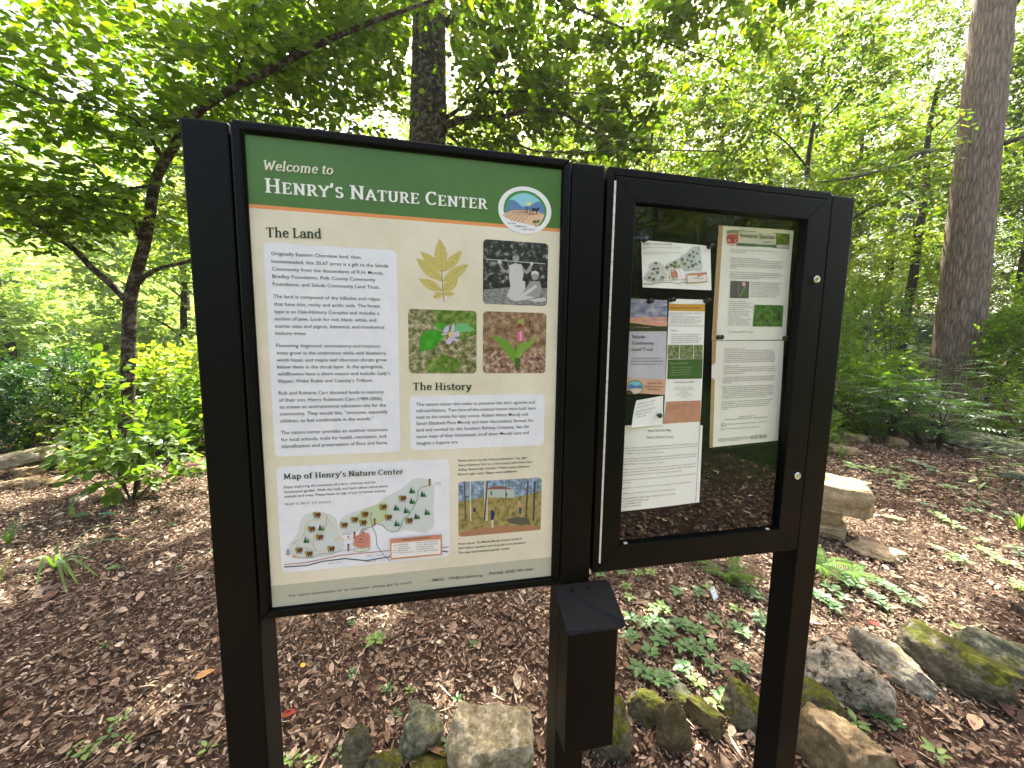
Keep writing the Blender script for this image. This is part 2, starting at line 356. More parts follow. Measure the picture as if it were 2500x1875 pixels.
# ---------------- serif lettering drawn with a broad pen (cap height 1)
def arc(cx, cy, rx, ry, a0, a1, n=12): return [(cx+rx*math.cos(R(a0+(a1-a0)*i/n)), cy+ry*math.sin(R(a0+(a1-a0)*i/n))) for i in range(n+1)]
def sf(x, y, l=.13, r=.13): return ('s', [(x-l, y), (x+r, y)])
xh = .70
def stem(x, y0=.045, y1=.955, a=1, b_=1, l=.13):
    o = [[(x, y0), (x, y1)]]
    if a: o.append(sf(x, y0-.005, l, l))
    if b_: o.append(sf(x, y1+.005, l, l))
    return o
def lst(x, y1=xh-.04, top=True, foot=True):     # lowercase stem: foot serif, left flag on top
    o = [[(x, .04), (x, y1)]]
    if foot: o.append(sf(x, .035, .11, .11))
    if top: o.append(('s', [(x-.12, y1-.03), (x, y1)]))
    return o
G = {
 'H': (.92, stem(.2)+stem(.72)+[('s', [(.2, .5), (.72, .5)])]),
 'E': (.74, stem(.2)+[('s', [(.2, .955), (.62, .955), (.62, .8)]), ('s', [(.2, .5), (.52, .5), (.52, .6)]), ('s', [(.2, .045), (.65, .045), (.65, .22)])]),
 'N': (.92, [[(.2, .045), (.2, .95)], [(.2, .95), (.72, .05)], [(.72, .05), (.72, .95)], sf(.2, .04), sf(.17, .955), sf(.72, .955)]),
 'R': (.82, stem(.2)+[[(.2, .955)]+arc(.4, .72, .2, .235, 90, -90)+[(.2, .485)], [(.42, .48), (.68, .05)], sf(.7, .04, .08, .1)]),
 'Y': (.80, [[(.1, .95), (.40, .48), (.40, .045)], [(.70, .95), (.40, .48)], sf(.1, .955, .09, .12), sf(.7, .955, .12, .09), sf(.4, .04)]),
 'S': (.62, [arc(.32, .72, .2, .225, 40, 270)+arc(.32, .27, .21, .225, 90, -140), ('s', [(.49, .95), (.49, .8)]), ('s', [(.11, .05), (.11, .2)])]),
 'A': (.84, [[(.1, .05), (.40, .95), (.72, .05)], ('s', [(.2, .34), (.62, .34)]), sf(.1, .04, .09, .12), sf(.73, .04, .12, .09)]),
 'T': (.76, [[(.38, .045), (.38, .95)], ('s', [(.06, .78), (.08, .955), (.68, .955), (.70, .78)]), sf(.38, .04)]),
 'U': (.86, [[(.19, .95)]+[(.19, .35)]+arc(.43, .3, .24, .26, 180, 360)+[(.67, .95)], sf(.19, .955), sf(.67, .955)]),
 'C': (.76, [arc(.42, .5, .32, .46, 48, 312), ('s', [(.64, .96), (.64, .76)])]),
 'L': (.68, stem(.2)+[('s', [(.2, .045), (.6, .045), (.62, .24)])]),
 'M': (1.08, [[(.2, .045), (.24, .95)], [(.24, .95), (.53, .12), (.82, .95)], [(.82, .95), (.88, .045)], sf(.2, .04, .1, .12), sf(.88, .04, .12, .1), sf(.2, .955, .1, .04), sf(.88, .955, .05, .1)]),
 'W': (1.12, [[(.12, .95), (.34, .06), (.56, .8), (.78, .06), (1.0, .95)], sf(.12, .955, .1, .13), sf(1.0, .955, .13, .1)]),
 'P': (.72, stem(.2)+[[(.2, .955)]+arc(.4, .70, .2, .255, 90, -90)+[(.2, .445)]]),
 'I': (.40, stem(.2)),
 'O': (.86, [arc(.43, .5, .33, .46, 0, 360, 24)]),
 "'": (.26, [[(.13, .98), (.08, .72)]]),
 ' ': (.30, []),
 'a': (.62, [arc(.30, .46, .19, .2, 160, 10)+[(.49, .12), (.56, .04), (.62, .05)], arc(.28, .2, .19, .17, 65, 330)]),
 'c': (.56, [arc(.33, .35, .24, .31, 45, 318)]),
 'd': (.70, [arc(.32, .35, .23, .31, 60, 300), [(.53, 1.0), (.53, .04)], ('s', [(.4, .98), (.53, 1.0)]), sf(.57, .035, .03, .08)]),
 'e': (.58, [[(.1, .38), (.5, .38)]+arc(.31, .38, .2, .28, 0, 190)+arc(.33, .33, .23, .29, 190, 318)]),
 'f': (.44, [arc(.42, .8, .2, .2, 70, 180)+[(.22, .04)], ('s', [(.06, xh-.03), (.42, xh-.03)]), sf(.22, .035, .11, .13)]),
 'h': (.74, lst(.18, 1.02)+[[(.18, .5)]+arc(.38, .45, .18, .21, 150, 0)+[(.56, .04)], sf(.56, .035, .1, .11)]),
 'i': (.36, lst(.18)+[[(.18, .93), (.18, .95)]]),
 'l': (.36, lst(.18, 1.02)),
 'm': (1.08, lst(.18)+[[(.18, .5)]+arc(.36, .45, .17, .21, 150, 0)+[(.53, .04)], sf(.53, .035, .09, .09), [(.53, .5)]+arc(.72, .45, .17, .21, 150, 0)+[(.89, .04)], sf(.89, .035, .09, .1)]),
 'n': (.74, lst(.18)+[[(.18, .5)]+arc(.38, .45, .18, .21, 150, 0)+[(.56, .04)], sf(.56, .035, .1, .11)]),
 'o': (.66, [arc(.33, .35, .24, .31, 0, 360, 20)]),
 'p': (.70, [[(.18, -.26), (.18, xh-.04)], ('s', [(.06, xh-.07), (.18, xh-.04)]), sf(.18, -.27, .11, .13), arc(.36, .35, .22, .31, 120, -120)]),
 'r': (.52, lst(.18)+[[(.18, .45)]+arc(.38, .44, .17, .2, 150, 60)]),
 's': (.50, [arc(.26, .5, .15, .155, 45, 270, 8)+arc(.26, .2, .16, .155, 90, -140, 8)]),
 't': (.44, [[(.2, .86), (.2, .2)]+arc(.32, .2, .12, .16, 180, 300), ('s', [(.06, xh-.03), (.42, xh-.03)])]),
 'u': (.72, [[(.18, xh-.05), (.18, .25)]+arc(.34, .22, .16, .18, 180, 330)+[(.53, .3)], ('s', [(.06, xh-.04), (.18, xh-.04)]), [(.54, xh-.04), (.54, .04)], ('s', [(.43, xh-.04), (.54, xh-.04)]), sf(.57, .035, .03, .09)]),
 'y': (.68, [[(.12, xh-.04), (.36, .06)], [(.60, xh-.04), (.30, -.14), (.2, -.26), (.08, -.24)], sf(.12, xh-.035, .08, .12), sf(.6, xh-.035, .12, .07)]),
}
NIB = [(.078*math.cos(a*math.pi/5), .045*math.sin(a*math.pi/5)) for a in range(10)]
NIBS = [(.036*math.cos(a*math.pi/4), .036*math.sin(a*math.pi/4)) for a in range(8)]
def hull(pts):
    pts = sorted(set(pts))
    def half(p):
        h = []
        for q in p:
            while len(h) > 1 and (h[-1][0]-h[-2][0])*(q[1]-h[-2][1])-(h[-1][1]-h[-2][1])*(q[0]-h[-2][0]) <= 0: h.pop()
            h.append(q)
        return h[:-1]
    return half(pts)+half(pts[::-1])
def serif_polys(text, small=None, slant=0., weight=1.):
    """-> list of convex polygons, total width; small: scale for lower case drawn as small capitals"""
    x = 0; polys = []
    for ch in text:
        k, c = 1., ch
        if small and ch.islower(): k, c = small, ch.upper()
        wd, strokes = G[c]
        for s in strokes:
            nib, pts = (NIBS, s[1]) if s and s[0] == 's' else (NIB, s)
            for p, q in zip(pts[:-1], pts[1:]):
                h = hull([(p[0]*k+a*weight*(k+1)/2, p[1]*k+b_*weight*(k+1)/2) for a, b_ in nib]+[(q[0]*k+a*weight*(k+1)/2, q[1]*k+b_*weight*(k+1)/2) for a, b_ in nib])
                polys.append([(x+u+slant*v, v) for u, v in h])
        x += wd*k+.03
    return polys, x
_fc = {}
def sans_mesh(text):
    if text in _fc: return _fc[text]
    cu = bpy.data.curves.new('t', 'FONT'); cu.body = text; cu.size = 1; cu.resolution_u = 2; cu.fill_mode = 'FRONT'; cu.offset = .005
    o = bpy.data.objects.new('t', cu); C.objects.link(o)
    dg = bpy.context.evaluated_depsgraph_get(); me = bpy.data.meshes.new_from_object(o.evaluated_get(dg))
    V = np.array([v.co[:2] for v in me.vertices]).reshape(-1, 2); Fs = [tuple(p.vertices) for p in me.polygons]
    bpy.data.objects.remove(o); bpy.data.curves.remove(cu); bpy.data.meshes.remove(me)
    _fc[text] = (V, Fs); return _fc[text]

class Sheet:
    """flat print gathered as thin sheets on a board; layer steps are real, a few hundredths of a millimetre"""
    def __init__(s, y, warp=None): s.y, s.V, s.F, s.M, s.mi, s.k, s.warp = y, [], [], [], [], 0, warp
    def _m(s, mat):
        if isinstance(mat, tuple): mat = flat(mat)
        if mat not in s.M: s.M.append(mat)
        return s.M.index(mat)
    def add(s, pts, faces, mat):
        s.k += 1; y = s.y-s.k*.000012; o = len(s.V); mi = s._m(mat)
        s.V += [(float(x), y, float(z)) for x, z in pts]; s.F += [tuple(o+i for i in f) for f in faces]; s.mi += [mi]*len(faces)
    def poly(s, pts, mat): s.add(pts, [tuple(range(len(pts)))], mat)
    def ppoly(s, K, pts, mat, yy=None):
        y = s.y if yy is None else yy
        P = [aty(*K(*p), y) for p in pts]; s.poly([(p[0], p[2]) for p in P], mat)
    def line(s, K, pts, wd, mat, closed=False):
        P = [aty(*K(*p), s.y) for p in pts]; P = np.array([(p[0], p[2]) for p in P])
        if closed: P = np.vstack([P, P[:1]])
        for a, b_ in zip(P[:-1], P[1:]):
            d = unit(b_-a); n = np.array([-d[1], d[0]])*wd/2; e = d*wd*.3
            s.poly([a-e+n, a-e-n, b_+e-n, b_+e+n], mat)
    def ell(s, K, c, rx, ry, mat, n=16, a0=0, a1=360):
        s.ppoly(K, [(c[0]+rx*math.cos(R(a0+(a1-a0)*i/n)), c[1]+ry*math.sin(R(a0+(a1-a0)*i/n))) for i in range(n)], mat)
    def sans(s, K, text, L, Rr, mat, cap=None, caps=None):
        """baseline from L to Rr in survey coordinates; cap height in the same units"""
        V, Fs = sans_mesh(text)
        if not len(V): return
        a, b_ = aty(*K(*L), s.y), aty(*K(*Rr), s.y); a = np.array([a[0], a[2]]); b_ = np.array([b_[0], b_[2]])
        c = aty(*K(L[0], L[1]-cap), s.y); hgt = c[2]-a[1]
        x0, x1 = V[:, 0].min(), V[:, 0].max(); sy = hgt/.729
        d = (b_-a)/(x1-x0); P = a+np.outer(V[:, 0]-x0, d)+np.outer(V[:, 1]*sy, [0, 1.])
        s.add(P, Fs, mat)
    def serif(s, K, text, L, Rr, mat, cap, small=None, slant=0., weight=1.):
        polys, wd = serif_polys(text, small, slant, weight)
        xs = [p[0] for q in polys for p in q]; x0, x1 = min(xs), max(xs)
        a, b_ = aty(*K(*L), s.y), aty(*K(*Rr), s.y); a = np.array([a[0], a[2]]); b_ = np.array([b_[0], b_[2]])
        hgt = aty(*K(L[0], L[1]-cap), s.y)[2]-a[1]; d = (b_-a)/(x1-x0)
        for q in polys: s.poly([a+(p[0]-x0)*d+np.array([0, p[1]*hgt]) for p in q], mat)
    def rrect(s, K, q, r, mat):
        """rounded rectangle through the mean of four surveyed corners (TL,TR,BR,BL)"""
        P = [aty(*K(*p), s.y) for p in q]
        x0, x1 = (P[0][0]+P[3][0])/2, (P[1][0]+P[2][0])/2; z1, z0 = (P[0][2]+P[1][2])/2, (P[2][2]+P[3][2])/2
        pts = []
        for cx, cz, a in ((x1-r, z1-r, 0), (x0+r, z1-r, 90), (x0+r, z0+r, 180), (x1-r, z0+r, 270)):
            pts += [(cx+r*math.cos(R(a+t)), cz+r*math.sin(R(a+t))) for t in range(0, 91, 15)]
        s.poly(pts, mat); return x0, x1, z0, z1
    def build(s, name, parent, base=None):
        V = np.array(s.V)
        if s.warp is not None: V = s.warp(V)
        # faces must look at the viewer (-Y)
        Fs = []
        for f in s.F:
            a = 0.
            for i in range(len(f)): p, q = V[f[i]], V[f[(i+1) % len(f)]]; a += p[0]*q[2]-q[0]*p[2]
            Fs.append(f if a > 0 else f[::-1])
        o = link(name, mesh_np(name, V, Fs, s.M, s.mi))
        if name in ('map_lettering', 'printed_text', 'printed_picture', 'printed_pictures', 'printed_bands', 'printed_map', 'handwriting'): o['kind'] = 'stuff'
        return put(o, parent) if parent is not None else o

PY = .006                                   # face of the printed panel
INK = (.012, .014, .012); GREEN = s2l(62, 108, 56); DGREEN = s2l(24, 54, 18); BEIGE = s2l(222, 213, 196); ORANGE = s2l(226, 148, 88); PALE = s2l(228, 229, 240)
m_, t_, o_ = nmat('printed_beige'); b_p = pbsdf(t_, o_, .3, .4)
tc_ = t_.nodes.new('ShaderNodeTexCoord'); n_ = N(t_, 'ShaderNodeTexNoise', i_Scale=7., i_Detail=8, i_Roughness=.7); t_.links.new(tc_.outputs['Object'], n_.inputs[0])
t_.links.new(ramp(t_, n_.outputs[0], [(.35, s2l(214, 207, 186)), (.55, s2l(226, 217, 200)), (.75, s2l(230, 224, 208))]), b_p.inputs['Base Color']); MAT['beige'] = m_
MAT['pgreen'] = noisy('printed_green', [s2l(64, 106, 42), s2l(80, 120, 54)], 5, .3, .4)
MAT['ppale'] = noisy('printed_white_box', [s2l(224, 225, 238), s2l(233, 234, 242)], 30, .3, .4)
panel = put(box('info_panel', 0-.003, .5860+.003, PY, PY+.006, 1-.003, 1.8955+.003, MAT['beige']), sign)
def sub(): return Sheet(PY-.00004)
s = sub(); zt = aty(*K1(117, 531), PY)[2]/2+aty(*K1(2137, 672), PY)[2]/2; zo = aty(*K1(119, 556), PY)[2]/2+aty(*K1(2137, 693), PY)[2]/2
s.poly([(-.002, zt), (.588, zt), (.588, 1.898), (-.002, 1.898)], MAT['pgreen']); s.build('green_header', panel)
s = sub(); s.poly([(-.002, zo), (.588, zo), (.588, zt), (-.002, zt)], ORANGE); s.build('orange_stripe', panel)
s = sub(); zf = aty(*K4(68, 1002), PY)[2]/2+aty(*K4(2137, 787), PY)[2]/2
s.poly([(-.002, .998), (.588, .998), (.588, zf), (-.002, zf)], s2l(184, 182, 166)); s.build('footer_band', panel)
T = Sheet(PY-.0012)                        # lettering is raised a hair above all grounds
def head(name, K, *a, **k):
    s = Sheet(PY-.0006); s.serif(K, *a, **k); return s.build(name, panel)
WHITE = s2l(240, 240, 236)
head('heading_lettering', K1, 'Welcome to', (222, 302), (670, 337), s2l(232, 228, 208), 64, slant=.16, weight=1.05)
head('title_lettering', K1, "Henry's Nature Center".replace("'s", "'s"), (230, 447), (1660, 558), WHITE, 93, small=.8, weight=1.12)
head('heading_lettering', K1, 'The Land', (238, 735), (594, 745), DGREEN, 64, weight=1.1)
head('heading_lettering', K3, 'The History', (113, 1163), (538, 1162), DGREEN, 54, weight=1.1)
s = Sheet(PY-.0003); s.rrect(K2, [(125, 97), (1093, 150), (1118, 1605), (212, 1650)], .010, MAT['ppale']); s.build('text_box', panel)
s = Sheet(PY-.0003); s.rrect(K3, [(88, 1205), (1068, 1190), (1058, 1555), (97, 1605)], .010, MAT['ppale']); s.build('text_box', panel)
s = Sheet(PY-.0003); s.rrect(K4, [(100, 122), (1385, 60), (1390, 785), (148, 905)], .012, MAT['ppale']); mapbox = s.build('map_box', panel)
land = [("Originally Eastern Cherokee land, then", 184, 186, 830, 214), ("homesteaded, this 20.67 acres is a gift to the Saluda", 187, 242, 1031, 276),
 ("Community from the descendants of R.H. Moody,", 190, 297, 997, 328), ("Bradley Foundation, Polk County Community", 193, 351, 938, 376),
 ("Foundation, and Saluda Community Land Trust.", 196, 406, 968, 430), ("The land is composed of dry hillsides and ridges", 200, 496, 970, 516),
 ("that have thin, rocky and acidic soils. The forest", 204, 552, 970, 566), ("type is an Oak-Hickory Complex and includes a", 206, 606, 966, 618),
 ("section of pine. Look for red, black, white, and", 208, 658, 944, 668), ("scarlet oaks and pignut, bitternut, and mockernut", 211, 711, 1005, 719),
 ("hickory trees.", 214, 763, 440, 764), ("Flowering dogwood, serviceberry and hophorn", 220, 852, 973, 856),
 ("trees grow in the understory while wild blueberry,", 223, 905, 1020, 906), ("witch hazel, and maple leaf viburnum shrubs grow", 225, 957, 1020, 955),
 ("below them in the shrub layer. In the springtime,", 228, 1007, 994, 1004), ("wildflowers have a short season and include: Lady\u2019s", 230, 1058, 1043, 1052),
 ("Slipper, Wake Robin and Catesby\u2019s Trillium.", 232, 1109, 920, 1103), ("Rob and Roberta Cart donated funds in memory", 239, 1196, 998, 1187),
 ("of their son, Henry Robinson Cart (1989-2006),", 241, 1247, 991, 1235), ("to create an environmental education site for the", 244, 1297, 1014, 1282),
 ("community. They would like, \u201ceveryone, especially", 247, 1347, 1026, 1330), ("children, to feel comfortable in the woods.\u201d", 250, 1398, 922, 1380),
 ("The nature center provides an outdoor classroom", 255, 1483, 1026, 1458), ("for local schools, trails for health, recreation, and", 257, 1533, 1014, 1506),
 ("identification and preservation of flora and fauna.", 260, 1583, 1028, 1552)]
hist = [("This nature center also seeks to preserve the site\u2019s agrarian and", 136, 1278, 994, 1260), ("railroad history. Two turn-of-the-century homes were built here", 136, 1323, 1000, 1303),
 ("next to the tracks for easy access. Robert Henry Moody and", 137, 1370, 944, 1347), ("Sarah Elizabeth Pace Moody and their descendants farmed the", 138, 1416, 982, 1391),
 ("land and worked for the Southern Railway Company. See the", 139, 1463, 951, 1436), ("stone steps of their homestead, stroll down Moody Lane and", 140, 1510, 950, 1480), ("imagine a bygone era.", 140, 1558, 440, 1547)]
def para(lines, K, cap, name='body_text', col=INK, y=PY-.0006, parent=panel):
    s = Sheet(y)
    for t, x0, y0, x1, y1 in lines: s.sans(K, t, (x0, y0), (x1, y1), col, cap)
    return s.build(name, parent)
breaks = [0, 5, 11, 17, 22, 25]
for a, b_ in zip(breaks[:-1], breaks[1:]): para(land[a:b_], K2, 27)
para(hist, K3, 25)
para([("Photos above, top left: Hickory leaf pattern. Top right:", 1452, 83, 1960, 60), ("Henry Robinson Cart as a child (seated) with friend, Ryan", 1452, 117, 2000, 90), ("DeKay. Bottom left: Catesby\u2019s Trillium native wildflower.", 1452, 150, 1982, 124), ("Bottom right: Lady\u2019s Slipper native wildflower.", 1452, 184, 1890, 160)], K4, 17, 'caption_text')
para([("Photo above: The Minnie Moody Stewart House in", 1452, 700, 1923, 657), ("2017 before vandalism and decay led to its demolition.", 1452, 732, 1952, 687), ("The steps and homestead garden remain.", 1453, 765, 1832, 730)], K4, 17, 'caption_text')
para([("F o r  m o r e  i n f o r m a t i o n  o r  t o  v o l u n t e e r ,  p l e a s e  g e t  i n  t o u c h !".replace('  ', '\u2003').replace(' ', '\u200a').replace('\u2003', '  '), 201, 1084, 1107, 983)], K4, 20, 'footer_text')
para([("EMAIL", 1257, 968, 1350, 960), ("info@saludaclt.org", 1379, 953, 1627, 932), ("PHONE", 1681, 920, 1783, 910), ("(828) 749-1560", 1800, 907, 2003, 886)], K4, 20, 'footer_text')
# map panel
head('heading_lettering', K4, "Map of Henry's Nature Center", (160, 214), (1048, 168), DGREEN, 42, weight=1.1)
para([("Enjoy exploring the remnants of a barn, chimney and the", 162, 280, 840, 241), ("homestead garden. Walk the trails and learn about native plants,", 164, 315, 935, 270), ("animals and trees. Please leave no sign of pet or human activity.", 166, 349, 918, 305)], K4, 20)
head('heading_lettering', K4, "MAP IS NOT TO SCALE", (170, 406), (513, 384), INK, 17, weight=.7)

def draw_map(s, K, lw=1.0, detail=True):
    """trail map in the coordinates of the large map; K maps them on the sheet"""
    GR = s2l(205, 210, 212); LG = s2l(190, 204, 165)
    s.ppoly(K, [(300, 990), (310, 930), (360, 880), (410, 800), (430, 700), (450, 640), (500, 590), (590, 562), (700, 565), (790, 590), (850, 640), (868, 710), (870, 780), (900, 830), (935, 870), (945, 950), (930, 1000), (800, 1060), (600, 1100), (420, 1105), (330, 1060)], GR)
    s.ppoly(K, [(880, 720), (900, 650), (960, 600), (1060, 560), (1180, 520), (1330, 470), (1400, 400), (1500, 350), (1600, 300), (1680, 230), (1740, 185), (1830, 172), (1920, 195), (1975, 260), (1980, 400), (1965, 520), (1980, 680), (1960, 750), (1880, 800), (1780, 790), (1650, 770), (1560, 790), (1480, 795), (1400, 740), (1320, 700), (1240, 735), (1130, 780), (1000, 810), (900, 790)], GR)
    s.ppoly(K, [(1090, 600), (1180, 530), (1330, 470), (1400, 442), (1450, 470), (1460, 530), (1440, 610), (1400, 670), (1330, 700), (1220, 730), (1130, 700), (1085, 650)], LG)
    def ln(p, w_, c): s.line(K, p, w_*lw, c)
    YE = s2l(214, 178, 96); GN = s2l(82, 124, 60)
    ln([(1060, 868), (1020, 880), (960, 888), (900, 876), (825, 886), (860, 860), (935, 825), (880, 785), (820, 730), (770, 670), (735, 602), (700, 600), (660, 655), (630, 668), (590, 645), (540, 670), (495, 720), (490, 790), (470, 840), (440, 875), (360, 915), (440, 965), (500, 975), (580, 1002), (628, 1000), (590, 960), (590, 850), (630, 805), (710, 785), (730, 720), (745, 602)], .0011, YE)
    ln([(1120, 825), (1130, 785), (1190, 750), (1260, 735), (1310, 695), (1390, 715), (1420, 760), (1490, 795), (1560, 780), (1600, 720), (1625, 640), (1680, 600), (1740, 510), (1790, 400), (1785, 330), (1830, 280), (1900, 262)], .0011, GN)
    ln([(1262, 565), (1245, 640), (1275, 750), (1310, 830), (1315, 940), (1360, 1010), (1400, 1060), (1472, 1130)], .0012, s2l(76, 108, 168))
    ln([(400, 1085), (540, 1092), (700, 1040), (800, 1045), (930, 1003), (1060, 998)], .0008, s2l(110, 130, 120))
    ln([(260, 1166), (500, 1145), (900, 1060), (1470, 1005)], .0019, s2l(188, 128, 100)); ln([(2065, 972), (2138, 966)], .0019, s2l(188, 128, 100))
    ln([(256, 1194), (500, 1180), (700, 1130), (950, 1098), (1200, 1122), (1470, 1076)], .0021, s2l(50, 50, 60)); ln([(2065, 1012), (2132, 1020)], .0021, s2l(50, 50, 60))
    # pavilion
    s.ppoly(K, [(1050, 900), (1075, 840), (1130, 810), (1225, 800), (1242, 850), (1240, 960), (1150, 975), (1070, 965), (1040, 935)], s2l(206, 140, 124))
    s.line(K, [(1141+68*math.cos(a), 893+60*math.sin(a)) for a in np.linspace(0, 6.28, 18)], .0006*lw, s2l(120, 50, 44))
    for x0, y0 in ((1050, 788), (980, 928), (1282, 636), (1914, 182)): s.ppoly(K, [(x0, y0), (x0+22, y0), (x0+22, y0+82), (x0, y0+82)], s2l(150, 106, 80)); s.ppoly(K, [(x0, y0), (x0+22, y0), (x0+22, y0+20), (x0, y0+20)], s2l(70, 55, 48))
    s.ppoly(K, [(1144, 785), (1178, 782), (1178, 818), (1144, 820)], s2l(196, 116, 66)); s.ppoly(K, [(982, 838), (1000, 838), (1000, 860), (982, 860)], s2l(130, 90, 60))
    s.ppoly(K, [(340, 1075), (360, 1055), (408, 1070), (388, 1095)], s2l(214, 156, 110)); s.ppoly(K, [(280, 1058), (280, 1020), (292, 985), (302, 985), (318, 1020), (318, 1058)], s2l(150, 152, 150))
    s.ppoly(K, [(1056, 985), (1240, 965), (1225, 1000), (1120, 1020), (1060, 1015)], s2l(206, 214, 196)); s.line(K, [(1056, 985), (1060, 1015), (1120, 1020), (1225, 1000), (1245, 965), (1056, 985)], .0006*lw, s2l(60, 80, 50))
    OL, BR = s2l(146, 146, 70), s2l(104, 60, 30)
    for x, y in ((632, 598), (568, 758), (660, 852), (425, 1003), (538, 1042), (793, 985), (942, 712), (1062, 650), (1160, 685), (1180, 588), (1390, 505), (1450, 622), (1688, 660), (1613, 405)):
        for dx in (-26, 0, 26): s.ppoly(K, [(x+dx-4, y), (x+dx+4, y), (x+dx+5, y+38), (x+dx-5, y+38)], s2l(70, 45, 30))
        s.ell(K, (x-24, y-12), 22, 26, OL, 10); s.ell(K, (x+24, y-8), 21, 25, BR, 10); s.ell(K, (x, y-2), 19, 27, BR, 10)
    T1, T2 = s2l(30, 84, 44), s2l(70, 128, 84)
    for x, y in ((1712, 345), (1838, 385), (1714, 466), (1532, 543), (1646, 572), (1766, 640), (1884, 592), (1538, 722), (668, 770), (500, 912)):
        for cx, hh, c in ((x+28, 50, T2), (x, 74, T1)):
            s.ppoly(K, [(cx, y-hh), (cx+24, y), (cx-22, y)], c)
    # key
    s.ppoly(K, [(1470, 868), (2062, 815), (2066, 1050), (1478, 1105)], s2l(200, 140, 110)); s.ppoly(K, [(1488, 918), (2048, 872), (2050, 1035), (1490, 1085)], s2l(234, 230, 228))
    if detail:
        for i, c in enumerate((GN, YE, GN, s2l(90, 110, 100), s2l(220, 190, 170))): s.line(K, [(1500, 945+27*i), (1555, 940+27*i)], .0007, c)
mp = Sheet(PY-.0004); draw_map(mp, KM)
mapsheet = mp.build('trail_map', panel)
DK = s2l(24, 18, 16)
para([("Hiking Trail Information", 1616, 893, 1938, 862), ("New", 1115, 888, 1162, 884), ("Pavilion", 1097, 920, 1183, 912), ("Old Shed", 935, 826, 1025, 820), ("Old Barn", 1143, 778, 1224, 770)], KM, 19, 'map_lettering', DK, PY-.0042)
para([("Pine Passage", 1566, 945, 1685, 934), ("DeKay Way", 1566, 969, 1670, 958), ("Spring Box Spot", 1566, 993, 1708, 980), ("Moody Lane", 1568, 1017, 1678, 1006), ("Parking lot to Pavilion", 1568, 1042, 1752, 1026),
      ("0.3 mile   102 ft. elevation gain", 1772, 925, 2018, 903), ("0.6 mile   204 ft. elevation gain", 1772, 951, 2020, 930), ("short walk to spring box", 1772, 975, 1968, 958), ("short walk to picnic area", 1772, 1001, 1972, 982), ("0.1 mile   28 ft. elevation gain", 1774, 1027, 2025, 1003),
      ("Map not to scale", 768, 1160, 912, 1146), ("Henderson County", 1175, 1142, 1308, 1130), ("Polk Co.", 1362, 1124, 1420, 1118), ("Parking", 1198, 1074, 1254, 1068), ("Parking", 1314, 1066, 1370, 1060), ("Trail continues", 1975, 236, 2055, 226), ("to Saluda", 1982, 252, 2052, 246)], KM, 12, 'map_lettering', DK, PY-.0042)
# logo
lg = Sheet(PY-.0008)
P = aty(*KL(843, 877), PY); LR = .0503*1.0
e = [aty(*KL(*q), PY) for q in ((73, 830), (1610, 900), (850, 188), (930, 1565))]
lcx, lcz = (e[0][0]+e[1][0])/2, (e[2][2]+e[3][2])/2; rx, rz_ = (e[1][0]-e[0][0])/2, (e[2][2]-e[3][2])/2
lg.poly([(lcx+rx*math.cos(a), lcz+rz_*math.sin(a)) for a in np.linspace(0, 2*math.pi, 49)[:-1]], s2l(234, 234, 240))
lg.ppoly(KL, [(240, 960), (225, 860), (235, 720), (290, 560), (400, 420), (560, 330), (760, 295), (950, 310), (1130, 380), (1290, 500), (1410, 660), (1475, 830), (1470, 1000), (1410, 1170), (1310, 1300), (1180, 1345), (1190, 1320), (1270, 1250), (1350, 1130), (1400, 990), (1412, 900), (1390, 800), (1340, 690), (1250, 560), (1100, 450), (950, 385), (800, 368), (640, 400), (500, 465), (390, 570), (320, 720), (300, 860), (305, 930)], s2l(70, 142, 66))
lg.ppoly(KL, [(305, 930), (300, 860), (320, 720), (390, 570), (500, 465), (640, 400), (800, 368), (950, 385), (1100, 450), (1250, 560), (1340, 690), (1390, 800), (1412, 970), (1300, 1000), (600, 1000)], s2l(140, 202, 216))
lg.ell(KL, (962, 690), 62, 66, s2l(238, 222, 110), 18)
lg.ppoly(KL, [(305, 930), (310, 760), (390, 575), (480, 570), (560, 590), (640, 650), (700, 710), (775, 770), (880, 745), (1000, 735), (1080, 690), (1190, 625), (1300, 612), (1370, 720), (1412, 860), (1412, 975), (900, 1000), (400, 1000)], s2l(92, 130, 178))
lg.ppoly(KL, [(210, 1030), (300, 950), (400, 885), (560, 850), (800, 850), (1000, 880), (1250, 930), (1412, 965), (1395, 1060), (1330, 1190), (1240, 1290), (1150, 1330), (760, 1240), (450, 1160)], s2l(222, 186, 154))
for c in ([(210, 1030), (400, 885), (560, 850), (880, 855)], [(275, 1075), (450, 935), (640, 890), (880, 880)], [(345, 1115), (520, 960), (700, 915), (900, 900)], [(440, 1165), (600, 990), (760, 935), (1000, 935)], [(525, 1190), (700, 1000), (850, 950), (1100, 960)], [(625, 1215), (760, 1060), (900, 990), (1200, 970)], [(755, 1245), (790, 1150), (880, 1080), (960, 1010), (1130, 985), (1390, 968)]):
    lg.line(KL, c, .0007, s2l(84, 50, 40))
DKH = s2l(38, 36, 40)
lg.ppoly(KL, [(1040, 820), (1100, 810), (1190, 825), (1240, 780), (1250, 775), (1272, 830), (1262, 850), (1235, 840), (1210, 880), (1195, 975), (1175, 975), (1175, 885), (1110, 880), (1085, 940), (1070, 940), (1060, 870), (1040, 900)], DKH)
lg.ppoly(KL, [(888, 770), (910, 770), (912, 830), (930, 920), (892, 925)], DKH); lg.ppoly(KL, [(975, 890), (1010, 885), (1035, 930), (990, 920)], DKH); lg.line(KL, [(905, 810), (970, 830), (990, 890)], .0005, DKH)
LFG = s2l(76, 112, 50)
